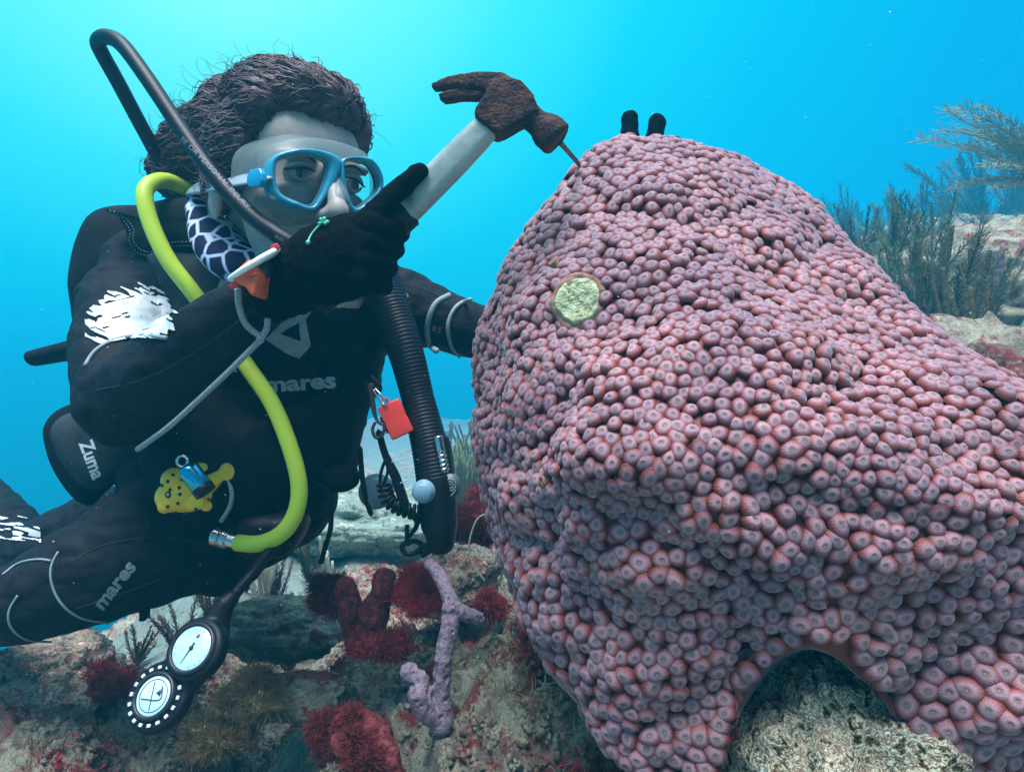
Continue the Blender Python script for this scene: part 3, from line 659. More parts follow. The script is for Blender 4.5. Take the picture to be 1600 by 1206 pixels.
# eyes
M_EYEW = mat('eye_white', (.34, .34, .33), .2, .6); M_IRIS = mat('iris', (.05, .025, .015), .15, .8); M_BROW = mat('eyebrow', (.02, .012, .012), .9, .1)
for s in (-1, 1):
    mb = MB(); sphere(mb, hl(s*.030, -.0785, .001), .0125, 20, 14); e = mb.build('eye', M_EYEW, person)
    mb = MB(); gz = (fw+Vector((.25, 0, -.10))).normalized(); sphere(mb, hl(s*.030, -.0785, .001)+gz*.0072, .0066, 16, 12); mb.build('iris', M_IRIS, person)
    mb = MB()
    tube(mb, [hl(s*.014, -.0900, .005), hl(s*.024, -.0930, .0075), hl(s*.034, -.0912, .0068), hl(s*.043, -.0845, .002)], [.0012, .0042, .0042, .0015], 8, 12, flat=.6)
    tube(mb, [hl(s*.015, -.0885, -.004), hl(s*.025, -.0912, -.0070), hl(s*.034, -.0892, -.0062), hl(s*.043, -.083, .001)], [.0012, .0032, .0030, .0012], 8, 12, flat=.6)
    mb.build('eyelid', M_SKIN, person)
    mb = MB(); tube(mb, [hl(s*.013, -.0905, .013), hl(s*.028, -.0925, .018), hl(s*.046, -.085, .013)], [.0022, .0030, .001], 6, 10, flat=.5)
    tube(mb, [hl(s*.014, -.0915, .0035), hl(s*.026, -.0968, .0035), hl(s*.044, -.0875, .0005)], [.0008, .0014, .0009], 5, 10); mb.build('eyebrow', M_BROW, person)
# neck buff
mb = MB(); pts = []
bl = [P(318, 318, .885), P(352, 395, .835), P(402, 420, .825), P(440, 415, .86)]
tube(mb, bl, [.024, .034, .036, .03], 24, 26, flat=.7); o_buff = mb.build('neck_gaiter', None, person)
def web_mat():
    m = mat('patterned_gaiter', (.02, .02, .05), .8, .2); t = m.node_tree; n = t.nodes; l = t.links; b = n['Principled BSDF']
    tcn = n.new('ShaderNodeTexCoord'); v = n.new('ShaderNodeTexVoronoi'); v.feature = 'DISTANCE_TO_EDGE'; v.inputs['Scale'].default_value = 42; v.inputs['Randomness'].default_value = .75
    l.new(tcn.outputs['Object'], v.inputs[0]); r = n.new('ShaderNodeValToRGB'); l.new(v.outputs['Distance'], r.inputs[0]); e = r.color_ramp.elements
    e[0].position = .05; e[0].color = (.62, .72, .95, 1); e[1].position = .11; e[1].color = (.012, .012, .05, 1); l.new(r.outputs[0], b.inputs['Base Color']); return m
o_buff.data.materials.append(web_mat())
# gloves --------------------------------------------------------------
mb = MB()
body_chain(mb, [(428, 458, .664, .028), (460, 440, .656, .033), (505, 412, .645, .038), (552, 392, .640, .036), (575, 392, .645, .028)])
body_chain(mb, [(480, 425, .65, .036), (535, 418, .645, .034), (572, 418, .65, .024)])
FR = [.0112, .0112, .0108, .0095]
for i_ in range(4):
    kx = 580-5*i_; ky = 352+27*i_
    body_chain(mb, [(540, 385+9*i_, .64, .02), (kx, ky, .618, FR[i_]+.0020), (kx+36-3*i_, ky+7, .632, FR[i_]), (kx+45-3*i_, ky+13, .662, FR[i_]-.0008), (kx+16, ky+16, .682, FR[i_]-.002)])
body_chain(mb, [(540, 378, .630, .018), (572, 348, .622, .0125), (614, 306, .622, .0105), (655, 268, .622, .0085)])
def glove_fn(V, N_): return V+N_*(.0012*fbm(V, .016, 3, 701)+.0008*vn(V, .005, 705))[:, None]
glove = remesh('glove', mb, .0017, M_GLOVE, person, 2, glove_fn); glove['label'] = 'black fabric glove closed around the hammer grip'
mb = MB()
body_chain(mb, [(992, 335, .90, .031), (1000, 290, .875, .034), (1010, 262, .86, .034)])
for (kx, ky, tx, ty, r) in ((985, 262, 984, 186, .0118), (1012, 256, 1026, 191, .0112), (1035, 262, 1055, 228, .0108), (1045, 280, 1085, 268, .010)):
    body_chain(mb, [(1005, 285, .87, .02), (kx, ky, .85, r+.001), ((kx+tx)/2, (ky+ty)/2+3, .835, r), (tx, ty, .832, r-.0005)])
body_chain(mb, [(985, 300, .87, .018), (960, 290, .85, .0125), (945, 275, .83, .0105)])
remesh('glove', mb, .0022, M_GLOVE, person, 3, glove_fn)
BG = bvh(glove)
# suit prints ------------------------------------------------------------
VEST = []
def onp(px, py, O=MC, n=fw):
    r = P(px, py, 1)-CO; t = (O-CO).dot(n)/r.dot(n); return CO+r*t
text_decal('thigh_print', 'mares', (160, 952), (213, 885), 21, M_PRINT, body, bold=.035)
def ragged(X_, Y_):
    q = np.stack([X_.ravel()*1., Y_.ravel()*1.9, X_.ravel()*0], -1); nn = (.35*fbm(q, 22, 3, 801)+.9*vn(np.stack([(X_.ravel()-Y_.ravel()*.5)*.6, (Y_.ravel()-X_.ravel()*.45)*2.6, X_.ravel()*0], -1), 10, 803)).reshape(X_.shape)
    u = (Y_-(500-.16*(X_-200)))/50; v = (X_-203)/72
    return ((u**2+v**2)+.62*nn < .85)&(vn(np.stack([(X_.ravel()-Y_.ravel()*.4)*.45, (Y_.ravel()+X_.ravel()*.25)*2.4, X_.ravel()*0], -1), 9, 805).reshape(X_.shape) < .62)&(Y_ < 536-.10*(X_-150)+ .0018*(X_-210)**2)
decal_mask('arm_print', ragged, (135, 420, 300, 545), 1.0, M_REFL, body, .0025)
def streaks(X_, Y_):
    q = np.stack([(X_+Y_*.2)*.5, (Y_-X_*.15)*1.6, X_*0], -1).reshape(-1, 3); nn = vn(q*np.array([1, 1.5, 1]), 7.5, 811).reshape(X_.shape)
    return (nn > .18)&(X_ < 62+(Y_-800)*.1)&(Y_ > 800+X_*.25)&(Y_ < 842+X_*.1)
decal_mask('shin_print', streaks, (-30, 790, 80, 860), .9, M_REFL, body, .0025)
def piping(px_list, r, m_=M_PIPE, name='piping', n=30, parent=None, bv=None, lift=.001):
    q = resample([(a, b, 0) for a, b in px_list], n); pts = [hit(a, b, lift, bv) for a, b, _ in q]
    mb = MB(); pts = np.array([tuple(p) for p in pts]); k = 3
    for _ in range(k): pts[1:-1] = (pts[:-2]+2*pts[1:-1]+pts[2:])/4
    tube(mb, pts, r, 8); return mb.build(name, m_, parent or body)
piping([(92, 862), (80, 885), (82, 915), (98, 945), (128, 965), (170, 972)], .0015)
piping([(28, 930), (14, 955), (18, 980), (42, 998), (80, 1003)], .0015)
piping([(5, 898), (30, 880), (60, 874), (80, 876)], .0015)
piping([(134, 572), (150, 548), (185, 530), (225, 525), (262, 528)], .0024)
piping([(702, 462), (680, 475), (668, 505), (670, 535), (682, 548)], .0042)
piping([(735, 468), (712, 480), (700, 508), (705, 540), (718, 556)], .0030, M_CORD)
text_decal('sleeve_print', '0.5', (675, 516), (688, 520), 9, mat('pink_print', (.55, .16, .18), .6), body, bold=.0)
text_decal('sleeve_logo', 'S', (624, 467), (631, 471), 13, M_PRINT, body, bold=.03)
text_decal('sleeve_logo', 'L', (633, 472), (640, 474), 12, M_PRINT, body, bold=.02)
M_SEAM = mat('suit_seam', (.022, .024, .03), .6, .3)
for pl in ([(150, 610), (230, 590), (320, 540), (400, 480)], [(330, 850), (250, 838), (160, 852), (110, 880)], [(250, 905), (180, 930), (120, 950)], [(610, 440), (660, 452), (720, 478)]):
    piping(pl, .0007, M_SEAM, 'seam', lift=.0003)
# ---------------- dive mask ----------------
M_TEAL = mat('teal_frame', (.020, .28, .42), .28, .55, coat=.3, col2=(.03, .35, .50), nscale=30)
M_SIL = mat('clear_silicone', (.26, .35, .35), .4, .4)
def glassy():
    m = bpy.data.materials.new('mask_glass'); m.use_nodes = True; t = m.node_tree; t.nodes.clear(); n = t.nodes
    o = n.new('ShaderNodeOutputMaterial'); tr = n.new('ShaderNodeBsdfTransparent'); tr.inputs[0].default_value = (.95, .98, 1.0, 1); gl = n.new('ShaderNodeBsdfGlossy'); gl.inputs['Roughness'].default_value = .03
    fr = n.new('ShaderNodeFresnel'); fr.inputs[0].default_value = 1.5; mx = n.new('ShaderNodeMixShader'); l = t.links
    l.new(fr.outputs[0], mx.inputs[0]); l.new(tr.outputs[0], mx.inputs[1]); l.new(gl.outputs[0], mx.inputs[2]); l.new(mx.outputs[0], o.inputs[0]); return m
M_GLASS = glassy()
dm = thing('dive_mask', 'blue framed two lens dive mask with clear skirt on the diver\'s face', 'mask', MC)
def loc2(px, py):
    p = HM.to_3x3().inverted()@(onp(px, py)-MC); return np.array([p.x, p.z])
def wrap(u, v, dz=0):
    return MC+hx*u+hz_*v-fw*(max(0, abs(u)-.045)*.55)+fw*dz
def ringloft(mb, loops):
    """loops: list of arrays of 3-D points, joined in order"""
    n = len(loops[0]); V = np.concatenate([np.array([tuple(p) for p in l_]) for l_ in loops]); j = np.arange(n); j2 = (j+1) % n; Q = []
    for k in range(len(loops)-1): Q.append(np.stack([k*n+j, k*n+j2, (k+1)*n+j2, (k+1)*n+j], -1))
    mb.add(V, None, np.concatenate(Q))
def angl(pts, c, n):
    p = np.array([loc2(*q) for q in pts]); s = smooth_poly([tuple(a) for a in p], 240)[:, :2]; a = np.arctan2(s[:, 1]-c[1], s[:, 0]-c[0]); o = np.argsort(a); a, s = a[o], s[o]
    A = np.linspace(-math.pi, math.pi, n, endpoint=False); return np.stack([np.interp(A, a, s[:, 0], period=2*math.pi), np.interp(A, a, s[:, 1], period=2*math.pi)], -1)
LO = [(426, 258), (431, 243), (446, 235), (480, 232), (509, 236), (532, 247), (534, 262), (524, 286), (507, 312), (488, 331), (456, 322), (433, 303), (426, 280)]
LI = [(438, 258), (444, 247), (475, 242), (507, 251), (511, 264), (504, 290), (495, 309), (485, 320), (463, 313), (445, 300), (438, 278)]
RO = [(531, 262), (534, 248), (567, 245), (590, 252), (604, 266), (609, 280), (605, 298), (585, 318), (553, 334), (540, 312), (531, 282)]
RI = [(539, 258), (545, 252), (562, 252), (581, 260), (594, 275), (595, 292), (577, 309), (557, 323), (547, 309), (541, 283)]
mbf = MB()
for (o_, i_, cpx) in ((LO, LI, (476, 280)), (RO, RI, (566, 284))):
    c = loc2(*cpx); n = 72; a = c+(angl(o_, c, n)-c)*.99; b = c+(angl(i_, c, n)-c)*1.05
    L_ = [[wrap(*(a[k]*(1-f)+b[k]*f), z) for k in range(n)] for f, z in ((0, -.014), (0, -.002), (.12, .003), (.45, .0045), (.80, .003), (.97, .000), (1.0, -.004), (1.0, -.012))]
    ringloft(mbf, L_)
    mg = MB(); V = [tuple(wrap(*c, -.005))]+[tuple(wrap(*b[k], -.005)) for k in range(n)]; mg.add(V, [(0, 1+k, 1+(k+1) % n) for k in range(n)]); gl_ = mg.build('lens', M_GLASS, dm, False)
    mr = MB(); tube(mr, [wrap(*(b[k]*.97+c*.03), -.0035) for k in range(n)]+[wrap(*(b[0]*.97+c*.03), -.0035)], .0011, 6); mr.build('lens_seal', M_SIL, dm)
box(mbf, wrap(*loc2(533, 262), -.004), (.010, .008, .014), HM, .002)
mbf.build('frame', M_TEAL, dm)
# skirt: flares from the frame back onto the face
c = loc2(522, 280); n = 96
so = [(420, 256), (424, 230), (440, 218), (480, 213), (522, 217), (562, 228), (594, 242), (610, 260), (613, 282), (606, 304), (585, 324), (555, 338), (522, 343), (486, 338), (452, 328), (430, 306), (422, 280)]
a = angl(so, c, n)
mb = MB(); si = [(430, 258), (434, 242), (447, 237), (480, 235), (509, 239), (532, 249), (567, 249), (588, 254), (601, 267), (605, 280), (602, 298), (585, 314), (553, 327), (540, 318), (524, 308), (505, 316), (488, 327), (458, 320), (436, 302), (430, 280)]
ai = angl(si, c, n); Ls = [[wrap(*ai[k], -.006) for k in range(n)]]
for f, z in ((.985, -.007), (1.01, -.009), (1.04, -.014), (1.07, -.021), (1.13, -.026), (1.2, -.031), (1.17, -.038)):
    Ls.append([wrap(*(c+(a[k]-c)*np.array([f, f])), z-.012*abs((a[k]-c)[0]/.07)**2) for k in range(n)])
ringloft(mb, Ls)
# nose pocket
npk = [wrap(*loc2(532, 272), -.006), wrap(*loc2(530, 296), -.001), wrap(*loc2(528, 318), .005), wrap(*loc2(527, 338), -.004)]
tube(mb, npk, [.004, .010, .0150, .013], 16, 14, flat=.8)
sk_ = mb.build('skirt', M_SIL, dm)
def clear(m, a):
    m.node_tree.nodes['Principled BSDF'].inputs['Alpha'].default_value = a
clear(M_SIL, .48)
mb = MB()
s0 = wrap(*loc2(430, 272), -.012); s1 = P(405, 278, .715); s2 = P(370, 283, .745); s3 = P(335, 290, .80); s4 = P(305, 294, .87)
tube(mb, [s0, s1, s2, s3, s4], [.010, .012, .013, .015, .016], 10, 24, flat=.25); mb.build('strap', mat('strap_silicone', (.30, .42, .50), .25, .6), dm)
mb = MB(); prism(mb, [(-.016, -.004), (-.010, -.0095), (.010, -.0095), (.015, -.004), (.013, .004), (.008, .0095), (-.010, .0095), (-.016, .004)], frame_M(P(402, 279, .703), s1-s2, (0, 0, 1)), -.0035, .0035, .0015)
mb.build('buckle', mat('blue_buckle', (.02, .30, .52), .25, .6), dm)

# ---------------- hammer ----------------
hm_ = thing('claw_hammer', 'rusty claw hammer with pale grey handle held in the black glove', 'hammer', P(610, 350, .64))
M_RUST = mat('rusty_iron', (.03, .02, .02), .85, .3, ramp=[(.30, (.010, .008, .010)), (.48, (.035, .018, .020)), (.58, (.085, .035, .022)), (.70, (.16, .07, .03)), (.8, (.05, .03, .03))], nscale=60, ndet=8, bump=.9, bscale=330, bdist=.003)
M_HANDLE = mat('weathered_handle', (.20, .27, .25), .5, .4, ramp=[(.30, (.10, .13, .12)), (.42, (.25, .34, .32)), (.6, (.33, .43, .40)), (.75, (.24, .30, .26))], ndet=8, nscale=38, bump=.25, bscale=200, bdist=.001)
HD = .634
def ppoly(mb, pts, d0, d1, bev=.0015):
    bm = bmesh.new(); vs = [bm.verts.new(P(a, b, (d0+d1)/2)) for a, b in pts]
    for v in vs: v.co.y = d0
    f = bm.faces.new(vs); r = bmesh.ops.extrude_face_region(bm, geom=[f]); bmesh.ops.translate(bm, vec=(0, d1-d0, 0), verts=[v for v in r['geom'] if isinstance(v, bmesh.types.BMVert)])
    bmesh.ops.recalc_face_normals(bm, faces=bm.faces[:])
    if bev: bmesh.ops.bevel(bm, geom=bm.edges[:], offset=bev, segments=2, profile=.6, affect='EDGES', clamp_overlap=True)
    add_bm(mb, bm)
mb = MB()
ppoly(mb, [(743, 178), (757, 158), (768, 138), (790, 128), (815, 135), (832, 155), (842, 182), (812, 200), (795, 208), (778, 218), (768, 212), (742, 190)], HD-.015, HD+.015, .004)
ppoly(mb, [(674, 134), (690, 126), (718, 118), (750, 114), (786, 116), (812, 132), (800, 150), (775, 148), (745, 140), (712, 137), (678, 143)], HD-.013, HD-.002, .002)
ppoly(mb, [(684, 150), (704, 143), (740, 131), (780, 132), (806, 145), (780, 158), (752, 157), (722, 158), (695, 162)], HD+.003, HD+.015, .002)
fa = (P(872, 218, HD-.002)-P(825, 178, HD)).normalized()
capsule(mb, [(P(810, 165, HD), .014), (P(828, 182, HD), .0125), (P(846, 198, HD), .0125)])
Mf = frame_M(P(868, 213, HD-.003), Vector((0, 1, 0)).cross(fa), Vector((0, 1, 0))); 
zz = fa; xx = Vector((0, 1, 0)).cross(zz).normalized(); yy = zz.cross(xx); Mf = Matrix((xx, yy, zz)).transposed().to_4x4(); Mf.translation = P(858, 207, HD)
lathe(mb, [(0, -.016), (.011, -.016), (.0145, -.009), (.0170, -.003), (.0172, .008), (.0165, .0105), (.0135, .0125), (0, .0125)], Mf, 28)
remesh('head', mb, .0014, M_RUST, hm_, 3, lambda V, N_: V+N_*(.0006*fbm(V, .007, 3, 901))[:, None])
ha = P(757, 203, HD); hb_ = P(612, 352, .645); ax = (ha-hb_).normalized()
xx = ax.cross(Vector((0, 1, 0))).normalized(); yy = ax.cross(xx)
mb = MB(); ho = [(-.0142, -.007), (-.0142, .007), (-.009, .0125), (.009, .0125), (.0142, .007), (.0142, -.007), (.003, -.0135), (-.009, -.0125)]
Lp = []
for t, s in ((-.02, .92), (0, .95), (.3, 1.0), (.7, 1.0), (.93, .93), (1.04, .86)):
    o_ = hb_.lerp(ha, t); Lp.append([o_+xx*(a*s)+yy*(b*s) for a, b in smooth_poly(ho, 48)[:, :2]*1.02] if 0 else [o_+xx*(a*s)+yy*(b*s) for (a, b) in sum([[((p[0]*.82+q[0]*.18), (p[1]*.82+q[1]*.18)), ((p[0]*.18+q[0]*.82), (p[1]*.18+q[1]*.82))] for p, q in zip(ho, ho[1:]+ho[:1])], [])])
ringloft(mb, Lp); mb.build('handle', M_HANDLE, hm_, False)
mb = MB(); hb_ = P(629, 334, .6445); go = hb_-ax*.125; Lp = []
for t, s in ((0, .4), (.02, 1.05), (.25, 1.2), (.5, 1.05), (.75, 1.15), (.93, 1.18), (.985, 1.22), (1.0, 1.05)):
    o_ = go.lerp(hb_+ax*.006, t); k = 24; Lp.append([o_+xx*(.0150*s*math.cos(q))+yy*(.0125*s*math.sin(q)) for q in np.linspace(0, 2*math.pi, k, endpoint=False)])
ringloft(mb, Lp); mb.build('grip', M_RUBBER, hm_)
# chisel
ch = MB(); tube(ch, [P(876, 224, .640), P(906, 258, .70), P(925, 280, .735)], [.0026, .0024, .0022], 12, 14); tag(ch.build('steel_punch', mat('tarnished_steel', (.20, .17, .10), .4, .5, metal=.8, col2=(.10, .07, .04), nscale=150)), 'thin metal punch between the hammer face and the coral top', 'punch')
# ---------------- wrist computer ----------------
wc = thing('dive_watch', 'orange dive watch with pale rim strapped over the right wrist', 'watch', P(400, 420, .64))
wz = Vector((-.52, -.28, .81)).normalized(); wx = (P(430, 390, .64)-P(366, 432, .64)).normalized(); wy = wz.cross(wx).normalized(); wx = wy.cross(wz)
MW = Matrix((wx, wy, wz)).transposed().to_4x4(); MW.translation = P(398, 414, .618)
mb = MB(); lathe(mb, [(0, .0035), (.022, .0035), (.0265, .0030), (.028, .0005), (.0265, -.0020), (.021, -.003), (0, -.003)], MW, 40); mb.build('bezel', mat('pale_rim', (.85, .95, .97), .25, .6), wc)
mb = MB(); lathe(mb, [(.0, -.0035), (.013, -.003), (.0135, -.006), (.0125, -.012), (.010, -.016), (0, -.016)], MW, 40); mb.build('case', mat('dark_case', (.02, .01, .02), .4), wc)
M_OR = mat('orange_rubber', (.80, .13, .03), .42, .45, bump=.2, bscale=200)
mb = MB(); pts = [P(388, 420, .628), P(394, 434, .622), P(401, 449, .624), P(407, 462, .634)]
ppoly(mb, [(373, 436), (386, 422), (399, 410), (409, 418), (417, 432), (411, 447), (409, 462), (403, 466), (394, 452), (382, 448)], .598, .632, .004); mb.build('strap', M_OR, wc)
mb = MB(); box(mb, P(394, 430, .5970), (.010, .002, .005), frame_M((0, 0, 0), (1, 0, .3), (0, 0, 1)), .0008); mb.build('strap_keeper', mat('orange_dark', (.5, .07, .02), .5), wc)
for a_p, b_p in (((423, 397), (424, 399)), ((430, 387), (431, 389)), ((366, 446), (367, 447))):
    mb = MB(); box(mb, P(*a_p, .612 if a_p[0] > 400 else .625), (.0075, .006, .0055), MW, .001); mb.build('button', mat('red_button', (.75, .03, .05), .35), wc)
# ---------------- cords and hoses ----------------
def cordpx(name, pts, r, m_, label, cat, n=60, seg=8, flat=1.0, rr=None, parent=None):
    mb = MB(); tube(mb, [P(*p) for p in pts], r, seg, n, flat=flat, rr=rr); o = mb.build(name, m_, parent)
    if label: tag(o, label, cat)
    return o
cordpx('wrist_lanyard', [(372, 452, .632), (374, 480, .640), (385, 508, .650), (408, 528, .655), (400, 538, .658), (360, 578, .672), (310, 625, .69), (262, 668, .715), (215, 702, .755)], .0032, M_CORD, 'grey braided lanyard running from the watch down along the forearm', 'lanyard', 90)
cordpx('short_cord', [(418, 498, .648), (416, 515, .652), (404, 532, .656)], .0032, M_CORD, 'short grey cord end crossing the braided lanyard below the wrist', 'cord', 16)
YD = mat('yellow_hose_rubber', (.52, .74, .06), .38, .4, bump=.08, bscale=500)
yh = cordpx('inflator_hose', [(300, 300, .93), (262, 283, .90), (236, 287, .865), (226, 306, .85), (236, 350, .845), (262, 405, .845), (300, 455, .85), (345, 515, .86), (388, 575, .850), (425, 630, .845), (452, 695, .84), (467, 755, .835), (462, 800, .83), (440, 833, .825), (405, 849, .825), (370, 848, .83)], .0104, YD, 'bright yellow rubber hose looping over the shoulder and down the chest', 'hose', 170, 16)
mb = MB(); tube(mb, [P(372, 848, .83), P(352, 842, .83)], .0088, 16, 6); tube(mb, [P(357, 844, .83), P(334, 838, .835)], .0105, 12, 14, rr=lambda t: 1+.12*np.sign(np.sin(t*30))); mb.build('hose_fitting', M_METAL, yh)
bh = cordpx('regulator_hose', [(300, 305, .95), (262, 270, .93), (225, 205, .90), (185, 130, .87), (160, 85, .85), (153, 66, .835), (166, 58, .815), (190, 70, .80), (228, 120, .785), (285, 205, .765), (335, 275, .745), (385, 330, .725), (430, 365, .71), (475, 392, .71)], .0092, M_RUBBER, 'black rubber hose arching high behind the head and down across the cheek', 'hose', 200, 16)
BH = bvh(bh)
M_HTXT = mat('hose_lettering', (.16, .18, .20), .6)
text_decal('lettering', 'SE OR PERSONAL INJURY', (282, 218), (388, 328), 6.5, M_HTXT, bh, 0.01, lift=.0006, bv=[BH])
text_decal('lettering', 'WARNING', (428, 371), (456, 389), 6, M_HTXT, bh, 0.01, lift=.0006, bv=[BH])
def rib(t): return 1+.012*np.sin(t*2*math.pi*58)
ch_ = thing('corrugated_hose', 'black corrugated inflator hose hanging beside the chest with a grey button', 'hose', P(620, 450, .93))
cordpx('hose', [(592, 440, .94), (612, 490, .925), (634, 550, .91), (655, 630, .90), (672, 700, .885), (682, 755, .875)], [.030, .028, .024, .022, .024, .026], M_RUBBER, None, None, 420, 24, rr=rib, parent=ch_)
mb = MB()
body_chain(mb, [(678, 700, .885, .024), (682, 760, .875, .027), (686, 815, .87, .025), (690, 845, .87, .018)]); remesh('inflator_body', mb, .002, M_RUBBER, ch_, 3)
mb = MB(); MBt = Matrix.Rotation(math.radians(90), 4, 'X'); MBt.translation = P(661, 769, .842); lathe(mb, [(0, .009), (.010, .009), (.0118, .007), (.012, -.004), (.015, -.005), (.015, -.012)], MBt, 28); mb.build('button', mat('blue_grey_button', (.22, .40, .52), .35), ch_)
mb = MB(); fp = smooth_poly([(690, 745), (706, 740), (718, 750), (717, 768), (704, 785), (697, 792), (688, 770)], 40)[:, :2]; ppoly(mb, [tuple(p) for p in fp], .858, .866, 0); fl_ = mb.build('flange', mat('grey_plastic', (.10, .13, .15), .45), ch_, False)
mb = MB(); q = [P(704+r_q*math.cos(a_q)*1.0, 758-r_q*math.sin(a_q)*1.1, .857) for a_q, r_q in zip(np.linspace(0, 5*math.pi, 50), np.linspace(1, 10, 50))]; tube(mb, q, .0006, 5); tube(mb, [P(693, 775, .857), P(702, 776, .857), P(712, 766, .857)], .0006, 5, 12); mb.build('swirl_mark', M_PRINT, fl_)
mb = MB(); tube(mb, [P(684, 682, .862), P(690, 712, .862), P(695, 738, .862)], .0062, 14, 60, rr=lambda t: 1+.13*np.sign(np.sin(t*50))*(t > .4)); mb.build('fitting', M_METAL, ch_)
tag(cordpx('bungee_loop', [(655, 845, .87), (665, 858, .87), (685, 862, .87), (702, 856, .87), (708, 840, .87)], .0022, M_RUBBER, 'thin black bungee loop under the inflator', 'loop', 24))
# red tag
rb = thing('red_whistle_case', 'bright red plastic case clipped to the chest webbing', 'case', P(618, 655, .86))
mb = MB(); zz = Vector((.1, -1, .05)).normalized(); yv = (P(606, 628, .86)-P(631, 682, .86)).normalized(); xv = yv.cross(zz).normalized(); yv = zz.cross(xv); MR = Matrix((xv, yv, zz)).transposed().to_4x4(); MR.translation = P(618.5, 655, .866)
W_, H_ = .0150, .0232
prism(mb, [(-W_, -H_), (W_, -H_), (W_, -H_*.2), (W_*.93, 0), (W_, H_*.2), (W_, H_), (-W_, H_), (-W_, H_*.2), (-W_*.93, 0), (-W_, -H_*.2)], MR, -.010, .010, .0055); mb.build('case', mat('signal_red', (.95, .06, .04), .35, .5, bump=.1, bscale=150), rb)
mb = MB(); q = [MR@Vector((.004*math.cos(a)-.003, H_+.003+.005*math.sin(a), 0)) for a in np.linspace(0, 2*math.pi, 18)]; tube(mb, q, .0016, 6); mb.build('ring', mat('signal_red_ring', (.85, .025, .02), .35), rb)
mb = MB(); tube(mb, [MR@Vector((-W_-.001, y_, .004)) for y_ in np.linspace(-.012, .010, 30)], .0022, 6, rr=lambda t: 1+.3*np.sin(t*40)); mb.build('gasket', M_RUBBER, rb)
mb = MB(); tube(mb, [P(586, 607, .855), P(596, 618, .852), P(604, 629, .852), P(600, 632, .854), P(590, 620, .857), P(584, 609, .857)], .0014, 8, 40); tag(mb.build('snap_hook', M_METAL), 'small bright metal hook holding the red case', 'clip')
mb = MB(); tube(mb, [P(579, 600, .86), P(584, 640, .86), P(590, 658, .858), P(600, 665, .857), P(598, 678, .858), P(588, 684, .86), P(582, 672, .86), P(586, 660, .86)], [.0042, .0032, .0036, .0022, .0022, .0022, .0022, .0022], 8, 60); tag(mb.build('bolt_snap', mat('bronze_clip', (.09, .06, .06), .5, metal=.5)), 'dark brownish bolt snap hanging left of the red case', 'clip')
mb = MB(); tube(mb, [P(580, 588, .87), P(592, 600, .868), P(594, 610, .868), P(582, 613, .87), P(572, 610, .87), P(572, 596, .87)], .0026, 8, 40); tag(mb.build('ring_clip', M_RUBBER), 'black plastic loop at the armpit edge above the clips', 'clip')
# strap with stitches + coil
ws = thing('webbing_strap', 'black webbing strap with white stitches hanging below the clips', 'strap', P(610, 740, .87))
mb = MB(); tube(mb, [P(592, 675, .875), P(602, 710, .872), P(618, 745, .87), P(634, 790, .868), (P(652, 815, .866)), P(640, 838, .868)], [.013, .014, .019, .020, .014, .008], 10, 60, flat=.3); mb.build('webbing', M_NYLON, ws)
for a_, b_ in (((612, 722), (627, 718)), ((620, 757), (639, 749))):
    mb = MB(); tube(mb, [P(*a_, .860), P(*b_, .860)], .0009, 5, 4); mb.build('stitch', M_REFL, ws)
mb = MB(); base_c = [P(600, 755, .862), P(606, 780, .862), P(628, 795, .862), P(655, 800, .862), P(672, 795, .862)]; cc = resample(base_c, 220); T_, A_, B_ = frames(cc); aa = np.linspace(0, 2*math.pi*12, 220)[:, None]
tube(mb, cc+.0085*(np.cos(aa)*A_+np.sin(aa)*B_), .0024, 6); tag(mb.build('coiled_lanyard', M_RUBBER), 'black coiled lanyard bunched below the webbing strap', 'lanyard')
mb = MB(); tube(mb, [P(600, 755, .862), P(606, 735, .86), P(602, 720, .862), P(594, 745, .864), P(596, 770, .862)], .0022, 6, 40); tag(mb.build('cord_loop', M_RUBBER), 'thin black cord loop left of the webbing strap', 'cord'); mb = MB(); tube(mb, [P(636, 820, .87), P(636, 845, .87)], .003, 8, 5); tube(mb, [P(636, 845, .87), P(628, 855, .87), P(636, 865, .87), P(652, 862, .87), P(658, 850, .87), P(645, 845, .87), P(636, 850, .87)], .0036, 8, 40); tube(mb, [P(652, 862, .87), P(664, 852, .87), P(670, 860, .87), P(658, 868, .87)], .004, 8, 20)
tag(mb.build('carabiner', M_RUBBER), 'black clip dangling at the end of the webbing strap', 'clip')
mb = MB(); tube(mb, [P(562, 700, .885), P(566, 745, .882), P(572, 780, .88), P(580, 803, .88)], [.012, .011, .0105, .010], 8, 24, flat=.25); hs_ = tag(mb.build('hanging_strap', M_NYLON), 'black strap end with faint lettering hanging left of the coiled lanyard', 'strap')
text_decal('lettering', 'DIVE', (573, 782), (583, 800), 6, M_HTXT, hs_, bv=[bvh(hs_)], lift=.001)
mb = MB(); Md = Matrix.Rotation(math.radians(90), 4, 'X'); Md.translation = P(588, 768, .93); lathe(mb, [(0, .012), (.018, .011), (.024, .005), (.025, -.005), (.018, -.010), (0, -.011)], Md, 30); tag(mb.build('dump_valve', mat('slate_blue_plastic', (.10, .20, .26), .4)), 'round slate blue valve cap behind the hanging strap', 'valve')
